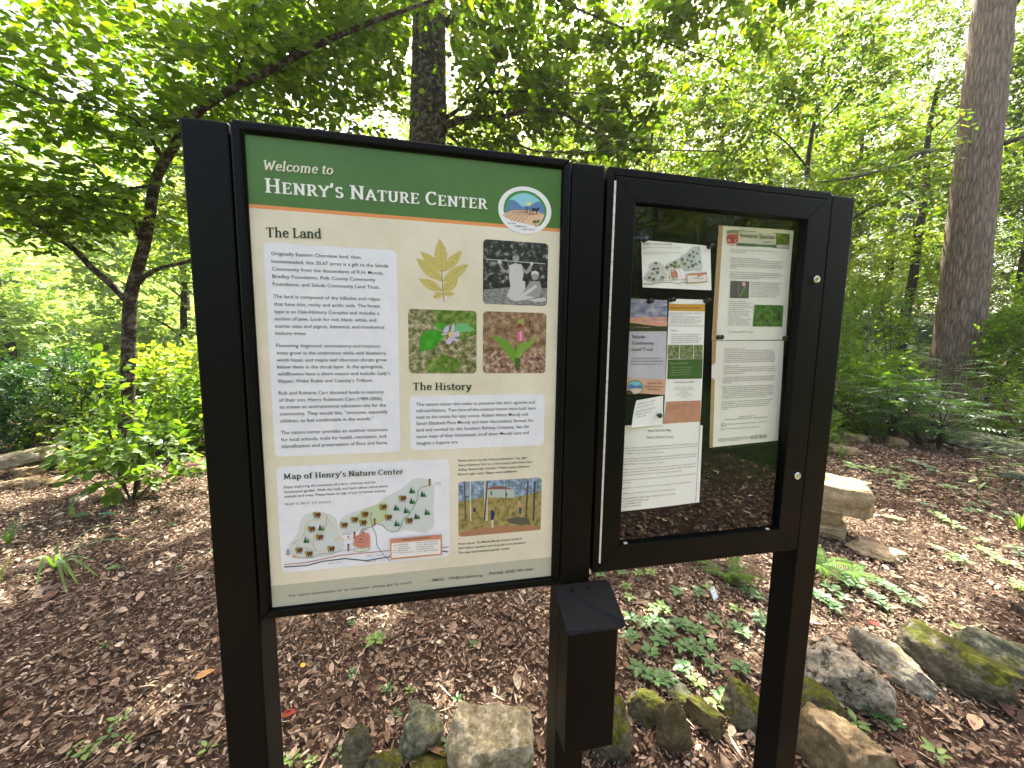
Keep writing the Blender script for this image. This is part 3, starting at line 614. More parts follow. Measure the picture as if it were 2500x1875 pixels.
lg.ppoly(KL, [(1045, 1215), (1080, 1190), (1120, 1145), (1165, 1170), (1170, 1230), (1110, 1250)], LFG); lg.ppoly(KL, [(1170, 1225), (1180, 1170), (1220, 1150), (1280, 1140), (1260, 1210), (1210, 1245)], LFG); lg.line(KL, [(1165, 1220), (1160, 1320), (1170, 1385)], .001, LFG)
lg.sans(KL, 'SALUDA', (350, 1258), (592, 1268), DKH, 40); lg.sans(KL, 'COMMUNITY', (532, 1342), (908, 1365), DKH, 42); lg.sans(KL, 'LAND TRUST', (750, 1435), (1135, 1455), DKH, 42)
lg.build('round_logo', panel)
# pressed hickory leaf
hl = Sheet(PY-.0003); HC = noisy('pressed_leaf_print', [s2l(176, 158, 78), s2l(204, 190, 118), s2l(188, 172, 92)], 260, .35, .3)
def leaflet(s, a, tip, wd, mat, K, vein=None):
    a, tip = np.array(a, float), np.array(tip, float); d = tip-a; n = np.array([-d[1], d[0]])/np.linalg.norm(d)
    prof = [(0, .05), (.12, .45), (.3, .85), (.5, 1), (.7, .8), (.86, .42), (1, 0)]
    pts = [tuple(a+d*t+n*wd*h_) for t, h_ in prof]+[tuple(a+d*t-n*wd*h_) for t, h_ in prof[-2::-1]]
    s.ppoly(K, pts, mat)
    if vein: s.line(K, [tuple(a), tuple(a+d*.92)], .0005, vein)
VN = s2l(150, 130, 66)
for a, tp, wd in (((328, 375), (135, 207), 42), ((325, 305), (166, 160), 36), ((330, 375), (515, 252), 40), ((332, 305), (467, 153), 36), ((325, 445), (155, 357), 34), ((330, 445), (440, 345), 42), ((325, 465), (258, 490), 26), ((328, 465), (411, 465), 20), ((325, 300), (306, 66), 46)):
    leaflet(hl, a, tp, wd, HC, K3, VN)
hl.line(K3, [(322, 300), (328, 440), (332, 480), (340, 524)], .0012, s2l(120, 92, 60)); hl.build('leaf_picture', panel)
# photographs printed on the panel
MAT['ph_bw'] = noisy('print_dark_trees', [s2l(22, 22, 22), s2l(36, 36, 36), s2l(60, 60, 60), s2l(170, 170, 170)], 95, .3, .4, detail=8)
MAT['ph_bwg'] = noisy('print_grey_ground', [s2l(70, 70, 70), s2l(130, 130, 130), s2l(176, 176, 176)], 180, .3, .4, stretch=(1, 1, 3))
MAT['ph_lit'] = noisy('print_leaf_litter', [s2l(58, 62, 34), s2l(104, 112, 66), s2l(156, 146, 116), s2l(206, 196, 176)], 110, .3, .4, detail=8)
MAT['ph_gr'] = noisy('print_mossy_green', [s2l(60, 84, 24), s2l(98, 130, 50), s2l(150, 160, 96)], 90, .3, .4)
MAT['ph_br'] = noisy('print_brown_litter', [s2l(84, 62, 46), s2l(142, 112, 88), s2l(190, 164, 140)], 70, .3, .4)
MAT['ph_br2'] = noisy('print_coarse_litter', [s2l(50, 32, 26), s2l(150, 116, 98), s2l(216, 198, 180)], 130, .3, .4, detail=8)
ph = Sheet(PY-.0003)
ph.rrect(K3, [(620, 70), (1092, 103), (1082, 552), (620, 540)], .0085, MAT['ph_bw'])
ph.ppoly(K3, [(622, 436), (820, 418), (1084, 425), (1080, 535), (1060, 549), (640, 538), (622, 520)], MAT['ph_bwg'])
W1, W2, W3 = s2l(196, 196, 196), s2l(150, 150, 150), s2l(98, 98, 98)
ph.ppoly(K3, [(810, 260), (850, 245), (900, 255), (915, 300), (905, 370), (870, 420), (820, 430), (808, 340)], W1)         # shirt
ph.ppoly(K3, [(745, 250), (755, 275), (790, 300), (815, 270), (805, 320), (765, 305), (738, 265)], W2); ph.ppoly(K3, [(900, 260), (930, 300), (965, 250), (980, 255), (965, 300), (935, 325), (905, 300)], W2)
ph.ppoly(K3, [(815, 420), (870, 410), (895, 370), (925, 375), (925, 430), (895, 470), (850, 490), (790, 490), (800, 460)], W1)
ph.ell(K3, (858, 208), 25, 30, W2, 14); ph.ppoly(K3, [(832, 200), (842, 178), (872, 176), (884, 200), (870, 190), (846, 190)], W3)
ph.ppoly(K3, [(640, 212), (1070, 246), (1070, 252), (640, 219)], s2l(176, 176, 176))
ph.ell(K3, (740, 233), 13, 15, W1, 10); ph.ell(K3, (972, 247), 11, 13, W1, 10)
ph.ppoly(K3, [(960, 375), (1030, 375), (1045, 430), (1030, 485), (960, 500), (905, 480), (930, 430)], W2); ph.ell(K3, (996, 335), 27, 33, W2, 14); ph.ppoly(K3, [(968, 330), (972, 305), (1000, 298), (1022, 312), (1022, 330), (996, 318)], s2l(206, 206, 206))
ph.ppoly(K3, [(800, 495), (880, 480), (1000, 400), (1012, 415), (930, 480), (1000, 490), (940, 508), (850, 520)], W1); ph.ppoly(K3, [(950, 510), (1070, 490), (1075, 520), (990, 525)], W1)
ph.build('printed_photo', panel)
ph = Sheet(PY-.0003)
ph.rrect(K3, [(78, 575), (573, 590), (573, 1042), (83, 1042)], .0085, MAT['ph_lit'])
ph.ppoly(K3, [(250, 582), (560, 592), (572, 610), (570, 760), (460, 800), (300, 700)], MAT['ph_gr']); ph.ppoly(K3, [(200, 960), (330, 900), (460, 950), (440, 1035), (220, 1035)], MAT['ph_gr'])
LG1, LG2 = noisy('print_green_leaf', [s2l(40, 130, 30), s2l(80, 170, 50)], 60, .3, .4), s2l(110, 180, 120)
ph.ppoly(K3, [(165, 885), (160, 800), (185, 745), (250, 725), (320, 735), (345, 765), (320, 800), (280, 830), (270, 860)], LG1); ph.ppoly(K3, [(400, 725), (440, 680), (500, 680), (565, 730), (500, 740), (440, 745)], LG2); ph.ppoly(K3, [(255, 685), (320, 675), (380, 700), (360, 740), (300, 720)], LG1)
PT = s2l(196, 184, 214)
for q in ([(370, 745), (330, 740), (350, 700), (375, 695)], [(385, 745), (445, 735), (452, 775), (400, 780)], [(380, 760), (405, 800), (380, 835), (352, 825)], [(370, 755), (325, 765), (318, 758), (350, 745)], [(385, 745), (395, 690), (415, 685), (412, 735)], [(395, 775), (430, 790), (440, 820), (405, 800)]): ph.ppoly(K3, q, PT)
ph.ell(K3, (386, 760), 17, 20, s2l(214, 196, 120), 10); ph.line(K3, [(360, 830), (385, 930), (415, 1040)], .0014, s2l(96, 62, 50)); ph.build('printed_photo', panel)
ph = Sheet(PY-.0003)
ph.rrect(K3, [(620, 592), (1078, 605), (1072, 1040), (618, 1040)], .0085, MAT['ph_br'])
ph.ppoly(K3, [(619, 900), (760, 870), (900, 910), (1073, 880), (1072, 1020), (1060, 1038), (640, 1038), (619, 1020)], MAT['ph_br2'])
ph.ppoly(K3, [(685, 772), (720, 770), (800, 810), (850, 870), (870, 930), (880, 1000), (840, 960), (760, 860)], s2l(104, 150, 50)); ph.ppoly(K3, [(870, 830), (940, 815), (1015, 775), (980, 830), (920, 880), (870, 950), (862, 880)], s2l(120, 160, 62)); ph.ppoly(K3, [(850, 930), (890, 930), (885, 1020), (850, 1000)], s2l(70, 100, 36))
ph.ppoly(K3, [(865, 750), (885, 730), (910, 745), (915, 790), (895, 815), (870, 805)], s2l(206, 110, 146)); ph.ppoly(K3, [(885, 740), (895, 735), (900, 800), (890, 805)], s2l(232, 160, 190)); ph.ppoly(K3, [(850, 720), (885, 670), (930, 735), (895, 705), (870, 720)], s2l(140, 66, 46)); ph.ppoly(K3, [(875, 680), (885, 650), (918, 643), (905, 675)], s2l(142, 176, 62)); ph.line(K3, [(885, 810), (878, 860)], .001, s2l(90, 110, 50))
ph.build('printed_photo', panel)
ph = Sheet(PY-.0003)
ph.rrect(K4, [(1450, 235), (2067, 200), (2062, 585), (1453, 640)], .0085, noisy('print_woodland', [s2l(92, 100, 50), s2l(150, 138, 80), s2l(176, 150, 110)], 90, .3, .4, detail=8))
ph.ppoly(K4, [(1466, 232), (2052, 203), (2064, 215), (2062, 300), (1900, 340), (1700, 330), (1452, 380), (1451, 250)], noisy('print_sky_trees', [s2l(74, 92, 70), s2l(120, 146, 176), s2l(176, 196, 224)], 110, .3, .4, detail=8))
ph.ppoly(K4, [(1640, 285), (1760, 278), (1800, 262), (1860, 285), (1868, 350), (1660, 345)], s2l(176, 186, 180)); ph.ppoly(K4, [(1650, 288), (1700, 268), (1780, 262), (1870, 290), (1800, 285)], s2l(130, 84, 76)); ph.ppoly(K4, [(1690, 300), (1700, 300), (1700, 330), (1690, 330)], s2l(60, 66, 66)); ph.ppoly(K4, [(1800, 310), (1812, 310), (1812, 340), (1800, 340)], s2l(60, 66, 66))
ph.ppoly(K4, [(1452, 610), (1700, 560), (2062, 560), (2058, 585), (1475, 636)], s2l(168, 120, 92))
for a, b_, w2, c in ((1535, 1538, 9, s2l(206, 204, 196)), (1490, 1500, 12, s2l(100, 84, 76)), (1640, 1645, 26, s2l(190, 184, 172)), (1660, 1640, 10, s2l(60, 50, 46)), (1960, 1945, 12, s2l(84, 70, 64)), (2010, 2000, 14, s2l(76, 66, 60)), (1590, 1592, 6, s2l(150, 140, 130)), (1800, 1798, 5, s2l(90, 80, 76))):
    ph.ppoly(K4, [(a, 228), (a+w2, 227), (b_+w2, 520 if w2 > 8 else 420), (b_, 522 if w2 > 8 else 420)], c)
ph.ppoly(K4, [(1690, 450), (1705, 436), (1722, 460), (1715, 510), (1692, 515)], s2l(40, 46, 90)); ph.ppoly(K4, [(1695, 515), (1712, 512), (1710, 570), (1696, 572)], s2l(206, 196, 176)); ph.ppoly(K4, [(1885, 375), (1910, 370), (1920, 420), (1895, 425)], s2l(190, 150, 130)); ph.ppoly(K4, [(1898, 420), (1918, 420), (1915, 470), (1902, 470)], s2l(50, 60, 110)); ph.ppoly(K4, [(1558, 425), (1575, 420), (1578, 455), (1562, 458)], s2l(50, 54, 90))
ph.ppoly(K4, [(1800, 510), (1880, 490), (1970, 500), (1985, 540), (1900, 550), (1830, 535)], s2l(84, 88, 78)); ph.build('printed_photo', panel)
# specks of dirt
for q in ((602, 507+8), ):
    pass
# ================================================================== GLAZED CABINET
YB_ = .037                                   # pin board face
mitred('cabinet_rail', .6860, 1.2700, 1-.0020, 1.9110, .0160, -.002, .068, bev=.0015)
put(box('back_board', .700, 1.256, YB_, YB_+.006, 1.012, 1.897, MAT['board']), sign)
door = empty('door', (.98, 0, 1.45)); door.parent = sign; door.location = Vector((.98-.29, -.035, .45+1.0))
# door built as one part with its rails, pane, hinge and locks below it
door_me = None
bpy.data.objects.remove(door)
def door_frame():
    bm = bmesh.new(); x0, x1, z0, z1 = .7035, 1.2535, 1.0130, 1.8930; xi0, xi1, zi0, zi1 = .7520, 1.2080, 1.0620, 1.8465; y0, y1 = -.0035, .016
    g = .0005
    for r in ([(x0+g, z1), (x1-g, z1), (xi1-g, zi1), (xi0+g, zi1)], [(x0+g, z0), (xi0+g, zi0), (xi1-g, zi0), (x1-g, z0)], [(x0, z0+g), (x0, z1-g), (xi0, zi1-g), (xi0, zi0+g)], [(x1, z0+g), (xi1, zi0+g), (xi1, zi1-g), (x1, z1-g)]):
        a = [bm.verts.new((x, y0, z)) for x, z in r]; b_ = [bm.verts.new((x, y1, z)) for x, z in r]
        bm.faces.new(a); bm.faces.new(b_[::-1])
        for i in range(4): bm.faces.new((a[i], b_[i], b_[(i+1) % 4], a[(i+1) % 4]))
    return bm
rails = mitred('door_rail', .7035, 1.2535, 1.0130, 1.8930, .0485, -.0035, .016, bev=.0014, g=.0003, wt=.0490)
pane = put(box('glass_pane', .749, 1.211, .0085, .0095, 1.058, 1.850, MAT['glass']), sign)
# the pane is a single sheet: keep only its front face so the reflection is not doubled
_bm = bmesh.new(); _bm.from_mesh(pane.data); _bm.faces.ensure_lookup_table()
bmesh.ops.delete(_bm, geom=[f for f in _bm.faces if abs(f.normal.y) < .5 or f.calc_center_median().y > min(v.co.y for v in _bm.verts)+.0005], context='FACES'); _bm.to_mesh(pane.data); _bm.free()
# piano hinge: one turned profile with a groove at every knuckle
def hinge():
    prof = []; z0, z1, n = 1.0230, 1.8830, 36; h = (z1-z0)/n
    for i in range(n): prof += [(.0006, z0+i*h), (.0024, z0+i*h+.0008), (.0024, z0+(i+1)*h-.0008)]
    prof.append((.0006, z1)); cx, cy = .7022, -.0038
    V, Fs = tube([([(cx, cy, z) for r, z in prof], [r for r, z in prof])], 8)
    return put(link('hinge', mesh_np('hinge', V, Fs, MAT['steel'], smooth=False)), sign)
hinge()
def lathe(name, prof, loc, axis, mat, parent, n=20):
    """prof: (r, h) along axis '-y'"""
    bm = bmesh.new(); rings = []
    for r, h in prof:
        rings.append([bm.verts.new((loc[0]+r*math.cos(2*math.pi*i/n), loc[1]-h, loc[2]+r*math.sin(2*math.pi*i/n))) for i in range(n)] if r > 1e-6 else [bm.verts.new((loc[0], loc[1]-h, loc[2]))])
    for a, b_ in zip(rings[:-1], rings[1:]):
        for i in range(n):
            if len(a) == 1: bm.faces.new((a[0], b_[i], b_[(i+1) % n]))
            elif len(b_) == 1: bm.faces.new((a[i], b_[0], a[(i+1) % n]))
            else: bm.faces.new((a[i], b_[i], b_[(i+1) % n], a[(i+1) % n]))
    o = bm_obj(name, bm, mat, smooth=False); return put(o, parent) if parent is not None else o
for z in (1.7032, 1.2064):
    lk = lathe('lock', [(.0095, 0), (.0095, .0055), (.0085, .0068), (.0058, .0070), (.0055, .0050), (.0048, .0048), (0, .0048)], (1.2413, -.0035, z), 'y', MAT['chrome'], sign, 8 if z > 1.5 else 20)
    put(box('keyhole', 1.2413-.0022, 1.2413+.0022, -.0089, -.0082, z-.0006, z+.0006, flat((.01, .01, .01), .5, .3)), lk)
for x, z in ((.7700, 1.0628), (1.175, 1.0628)):
    B('pane_clip', x-.004, x+.004, -.0005, .006, z-.0008, z+.0012, mat=flat((.6, .6, .58), .3, .5), bev=0)
# brochure box hung on the middle post
bbx = empty('brochure_box', (.666, -.031, 1.0), 'black steel brochure box with a sloping lid screwed to the middle post', 'box')
MAT['lid'] = noisy('satin_black_lid', [(.0022, .003, .0032), (.003, .004, .004)], 40, .4, .15)
def bb_body():
    t = .0015; x0, x1, y0, y1, z0 = .6065, .7245, -.0630, -.0005, .6066
    bm = bmesh.new(); zf, zk = .9430, .9700
    a = [bm.verts.new(p) for p in ((x0, y0, z0), (x1, y0, z0), (x1, y1, z0), (x0, y1, z0))]; b_ = [bm.verts.new(p) for p in ((x0, y0, zf), (x1, y0, zf), (x1, y1, zk), (x0, y1, zk))]
    bm.faces.new(a[::-1]); bm.faces.new(b_)
    for i in range(4): bm.faces.new((a[i], a[(i+1) % 4], b_[(i+1) % 4], b_[i]))
    return put(bm_obj('box_body', bm, MAT['black'], bev=.0012), bbx)
bb_body()
def bb_lid():
    bm = bmesh.new(); r = .010; x0, x1 = .5905, .7270; Pk, Pf = np.array([-.001, .9775]), np.array([-.0950, .9345])
    L = np.linalg.norm(Pk-Pf); pts = []
    for cx, cl, a in ((x1-r, L-r, 0), (x0+r, L-r, 90), (x0+r, r, 180), (x1-r, r, 270)):
        pts += [(cx+r*math.cos(R(a+t)), cl+r*math.sin(R(a+t))) for t in (0, 22, 45, 68, 90)]
    d = (Pk-Pf)/L; n = np.array([-d[1], d[0]])*.0022
    if n[1] < 0: n = -n
    # the lid sheet is turned down a little towards its front edge
    def P(l): return Pf+d*l-np.array([0, 1])*.006*max(0, (.02-l)/.02)**2
    top = [bm.verts.new((x, *(P(l)+n))) for x, l in pts]; bot = [bm.verts.new((x, *P(l))) for x, l in pts]
    bm.faces.new(top); bm.faces.new(bot[::-1])
    for i in range(len(pts)): bm.faces.new((top[i], bot[i], bot[(i+1) % len(pts)], top[(i+1) % len(pts)]))
    lid = put(bm_obj('lid', bm, MAT['lid'], bev=.0006), bbx)
    for x in (.6320, .6700):
        l = L-.016; c = Pf+d*l+n
        V = []; k = 12
        bmm = bmesh.new(); rings = []
        for rr, hh in ((.0042, 0), (.0042, .0008), (.0030, .0020), (.0014, .0021), (.0012, .0008), (0, .0008)):
            rings.append([bmm.verts.new((x+rr*math.cos(2*math.pi*i/k), *(c+d*rr*math.sin(2*math.pi*i/k)+n/np.linalg.norm(n)*hh))) for i in range(k)])
        for a, b_ in zip(rings[:-1], rings[1:]):
            for i in range(k): bmm.faces.new((a[i], a[(i+1) % k], b_[(i+1) % k], b_[i]))
        put(bm_obj('screw', bmm, MAT['black']), lid)
bb_lid()

# ================================================================== PAPERS PINNED INSIDE THE CABINET
YP = YB_-.0035
def wavy(ax=.0, az=.0, x0=0, z0=0, curl=0.):
    def f(V):
        V = V.copy(); V[:, 1] += -.0012*np.sin((V[:, 0]-x0)*22+ax)*1.0-.0009*np.sin((V[:, 2]-z0)*17+az)
        return V
    return f
def paper(name, K, quad, mat, label, warp, y=YP, thick=.0003, nx=6, nz=9, group=None, cat='paper', curl=None):
    Q = [aty(*K(*p), y) for p in quad]; Q = np.array([(p[0], p[2]) for p in Q])
    V, Fs = [], []
    for j in range(nz+1):
        for i in range(nx+1):
            u, v = i/nx, j/nz; p = (Q[0]*(1-u)+Q[1]*u)*(1-v)+(Q[3]*(1-u)+Q[2]*u)*v
            V.append((p[0], y+.00025, p[1]))
    V = warp(np.array(V))
    if curl:
        for j in range(nz+1):
            for i in range(nx+1): V[j*(nx+1)+i, 1] -= curl(i/nx, j/nz)
    for j in range(nz):
        for i in range(nx): a = j*(nx+1)+i; Fs.append((a, a+nx+1, a+nx+2, a+1))
    n = len(V); V2 = V.copy(); V2[:, 1] += thick; VV = np.concatenate([V, V2]); Fs = Fs+[tuple(k+n for k in f[::-1]) for f in Fs]
    rim = [i for i in range(nx+1)]+[(j)*(nx+1)+nx for j in range(1, nz+1)]+[nz*(nx+1)+i for i in range(nx-1, -1, -1)]+[j*(nx+1) for j in range(nz-1, 0, -1)]
    for a, b_ in zip(rim, rim[1:]+rim[:1]): Fs.append((a, b_, b_+n, a+n))
    o = link(name, mesh_np(name, VV, Fs, mat)); tag(o, label, cat, group)
    c = V.mean(0); o.data.transform(Matrix.Translation(-Vector(c))); o.location = Vector(c); return o
PAP = noisy('plain_paper', [s2l(244, 243, 241), s2l(250, 249, 247)], 14, .7, .2)
PAPW = noisy('aged_paper', [s2l(240, 236, 228), s2l(248, 245, 239)], 10, .55, .3)
def prnt(parent, name, fn, warp, y=YP):
    s = Sheet(y-.0004, warp); fn(s); return s.build(name, parent)
GREY = s2l(90, 88, 86); DKT = s2l(44, 42, 42)
# trail map sheet, warped affinely from the large map
w1 = wavy(.4, 1.)
p = paper('map_sheet', KA, [(287, 85), (845, 135), (846, 494), (300, 468)], PAP, 'small white trail map sheet pinned at the top left of the glazed cabinet', w1, curl=lambda u, v: .006*max(0, u-.8)*v*3)
def KM2(x, y):
    u, v = (x-256)/(2140-256), (y-172)/(1200-172)
    a = np.array([300, 200.])*(1-u)+np.array([838, 150.])*u; b_ = np.array([300, 442.])*(1-u)+np.array([840, 474.])*u
    # the small sheet shows the drawing with its left side lower
    a = np.array([292, 150.])*(1-u)+np.array([805, 132.])*u; b_ = np.array([303, 446.])*(1-u)+np.array([845, 478.])*u
    q = a*(1-v)+b_*v; return KA(*q)
prnt(p, 'printed_map', lambda s: draw_map(s, KM2, .45, False), w1)
def f(s):
    s.sans(KA, "HENRY\u2019S NATURE CENTER", (303, 124), (532, 126), DKT, 14)
    for t, a, b_ in (("Enjoy exploring the remnants of a barn, chimney and the homestead", (300, 146), (610, 153)), ("garden.", (296, 158), (335, 159)), ("Explore the trails and learn about native plants, animals and trees.", (302, 187), (605, 192)), ("Please leave no sign of pet or human activity.", (302, 198), (485, 202))): s.sans(KA, t, a, b_, GREY, 7)
    s.sans(KA, 'Hiking Trail Information', (704, 398), (790, 402), DKT, 9)
prnt(p, 'printed_text', f, w1, YP-.0036)
# brochure with sunset
w2 = wavy(1.2, .2)
MAT['sunset'] = noisy('print_evening_sky', [s2l(96, 98, 130), s2l(150, 150, 176), s2l(206, 196, 204)], 40, .4, .4, stretch=(1, 1, 2.5), distort=.6)
MAT['sunset2'] = noisy('print_sunset_glow', [s2l(170, 140, 150), s2l(222, 160, 140), s2l(240, 180, 140)], 50, .4, .4, stretch=(1, 1, 4))
MAT['dgr'] = noisy('print_dark_meadow', [s2l(40, 46, 26), s2l(70, 82, 42)], 130, .4, .4)
p = paper('brochure', KA, [(197, 560), (493, 574), (473, 1340), (160, 1322)], noisy('lilac_paper', [s2l(188, 186, 200), s2l(206, 204, 216)], 12, .45, .4), 'brochure with a sunset picture on top, left of the striped leaflet in the glazed cabinet', w2, cat='brochure')
def f(s):
    s.ppoly(KA, [(197, 560), (493, 574), (489, 740), (189, 730)], MAT['sunset']); s.ppoly(KA, [(190, 712), (491, 712), (489, 800), (188, 790)], MAT['sunset2'])
    s.ppoly(KA, [(188, 755), (260, 765), (340, 775), (420, 785), (490, 785), (489, 825), (186, 825)], MAT['dgr'])
    s.ppoly(KA, [(172, 1204), (478, 1214), (473, 1340), (160, 1322)], noisy('peach_band', [s2l(214, 164, 140), s2l(224, 182, 158)], 20, .45, .4))
    s.ell(KA, (234, 1278), 66, 58, s2l(70, 142, 110), 24); s.ell(KA, (234, 1280), 60, 51, s2l(140, 202, 216), 24)
    s.ppoly(KA, [(176, 1275), (200, 1250), (225, 1262), (250, 1268), (280, 1256), (292, 1280), (280, 1310), (190, 1310)], s2l(92, 130, 178)); s.ppoly(KA, [(176, 1300), (230, 1284), (290, 1292), (270, 1324), (240, 1331), (200, 1325)], s2l(226, 206, 190))
    s.ell(KA, (190, 1320), 28, 19, s2l(80, 60, 44), 12)
prnt(p, 'printed_picture', f, w2)
def f(s):
    for t, a, b_ in (('Saluda', (208, 880), (312, 880)), ('Community', (208, 932), (386, 932)), ('Land Trust', (208, 982), (376, 983))): s.sans(KA, t, a, b_, s2l(40, 40, 44), 26)
    for t, a, b_ in (('Preserve land, farms, and forests', (206, 1049), (436, 1048)), ('Protect water, plants, and wildlife habitat', (204, 1073), (463, 1071)), ('Enjoy trails, and community spaces', (201, 1097), (452, 1096))): s.sans(KA, t, a, b_, GREY, 13)
    for t, a, b_ in (('828 749 1560', (333, 1252), (450, 1252)), ('info@saludaclt.org', (308, 1278), (466, 1279)), ('saludaclt.org', (332, 1299), (438, 1302))): s.sans(KA, t, a, b_, s2l(110, 60, 40), 13)
prnt(p, 'printed_text', f, w2, YP-.0009)
# tall striped leaflet
w3 = wavy(2.2, 2.)
p = paper('leaflet', KA, [(512, 560), (808, 570), (765, 1575), (462, 1572)], PAP, 'tall leaflet with gold, green and terracotta bands beside the sunset brochure', w3, cat='brochure')
MAT['thumb'] = noisy('print_small_plants', [s2l(50, 70, 36), s2l(110, 130, 80), s2l(190, 180, 150)], 190, .4, .4, detail=8)
def f(s):
    s.ppoly(KA, [(511, 603), (806, 606), (803, 662), (508, 658)], s2l(212, 158, 66))
    for a, b_ in ((497, 593), (597, 708), (713, 785)): s.ppoly(KA, [(a, 936), (b_, 935), (b_-4, 1048), (a-2, 1048)], MAT['thumb'])
    s.ppoly(KA, [(497, 1053), (783, 1050), (776, 1208), (490, 1212)], s2l(70, 106, 50))
    s.ppoly(KA, [(484, 1395), (768, 1385), (765, 1572), (463, 1572)], noisy('terracotta_band', [s2l(192, 134, 112), s2l(206, 152, 130)], 20, .45, .4))
    s.ppoly(KA, [(504, 778), (803, 780), (803, 784), (504, 782)], s2l(170, 165, 165))
    s.ell(KA, (715, 1510), 26, 21, s2l(70, 142, 130), 16); s.ell(KA, (716, 1513), 21, 15, s2l(150, 200, 210), 16)
prnt(p, 'printed_bands', f, w3)
def f(s):
    s.sans(KA, "Welcome to Henry\u2019s Nature Center", (524, 642), (765, 640), s2l(120, 80, 20), 16)
    for i, (t, x1) in enumerate((("Inspiring present and future generations to enjoy, protect,", 782), ("& harmony with nature by:", 632), ("\u2022 providing trails, gardens and outdoor places to experience,", 780), ("\u2022 raising awareness of our relationship to nature,", 722), ("\u2022 offering a place for a variety of educational activities", 775), ("  appreciation and stewardship of our resources.", 745))): s.sans(KA, t, (514, 681+i*16), (x1, 682+i*16), GREY, 9)
    s.sans(KA, 'Features', (526, 824), (583, 824), GREY, 13)
    for i, (t, x1) in enumerate((("Imagine life in a natural forested area, now abundant about", 772), ("the railroad. Explore the Homestead Garden, Wildlife", 745), ("Gardens and discover many labeled native plants. Learn about", 772), ("nature from educational signs along the trails and among", 758), ("playsets to lie bathed in our Sycamore-fire provided.", 750))): s.sans(KA, t, (527, 853+i*17), (x1, 853+i*16), GREY, 9)
    PALE_ = s2l(170, 190, 150); s.sans(KA, 'Nature Camp Etiquette', (517, 1090), (662, 1086), PALE_, 12)
    for i, t in enumerate(("\u2022 Leave no trace behind you", "\u2022 Stay on the trails and paths", "\u2022 Respect wildlife, plants and trees", "\u2022 Share the woods with others")): s.sans(KA, t, (520, 1122+i*20), (700-8*i, 1119+i*20), PALE_, 8)
    s.sans(KA, 'The following are prohibited:', (543, 1244), (712, 1240), GREY, 14)
    for i, (t, a, b_) in enumerate((("Firearms, fireworks, campfires", 557, 703), ("Alcoholic beverages, smoking and drugs", 547, 712), ("and horses", 605, 655), ("Feeding wildlife", 590, 668), ("Removal of any natural materials", 562, 692), ("Loitering", 602, 650))): s.sans(KA, t, (a, 1281+i*16), (b_, 1279+i*16), GREY, 8)
    for i, (t, b_) in enumerate((("Directions to Henry\u2019s Nature Center", 700), ("From Main Street follow the tracks east", 640), ("Open dawn to dusk", 590))): s.sans(KA, t, (498, 1425+i*16), (b_, 1422+i*16), s2l(150, 95, 75), 8)
    for i in range(4): s.sans(KA, ("Henry\u2019s", "Nature Center", "Saluda, NC", "all year")[i], (492, 1503+i*14), (540+6*(i % 2), 1502+i*14), s2l(226, 196, 180), 8)
prnt(p, 'printed_text', f, w3, YP-.0009)
# hand-written note
w4 = wavy(3., 3.)
p = paper('note', KA, [(242, 1384), (461, 1346), (457, 1584), (182, 1598)], PAP, 'small handwritten note with a lifted corner, above the large typed letter', w4, y=YP-.003, curl=lambda u, v: .012*(1-u)**2*(v)**2)
def wnote(V):
    V = w4(V); return V
def scrawl(s, K, a, b_, seed, wd=.0006, h=9, col=s2l(60, 60, 90)):
    r = random.Random(seed); n = int((b_[0]-a[0])/5); pts = []
    for i in range(n+1):
        t = i/n; pts.append((a[0]+(b_[0]-a[0])*t+r.uniform(-1, 1), a[1]+(b_[1]-a[1])*t+(-h*r.uniform(.2, 1) if i % 2 else r.uniform(-1, 1))))
        if r.random() < .14 and len(pts) > 3: s.line(K, pts, wd, col); pts = []
    if len(pts) > 1: s.line(K, pts, wd, col)
s = Sheet(YP-.0075, w4)
for i, (a, b_) in enumerate((((248, 1418), (395, 1385)), ((243, 1446), (378, 1412)), ((232, 1480), (392, 1444)), ((228, 1505), (372, 1472)), ((240, 1522), (322, 1506)))): scrawl(s, KA, a, b_, i)
s.build('handwriting', p)
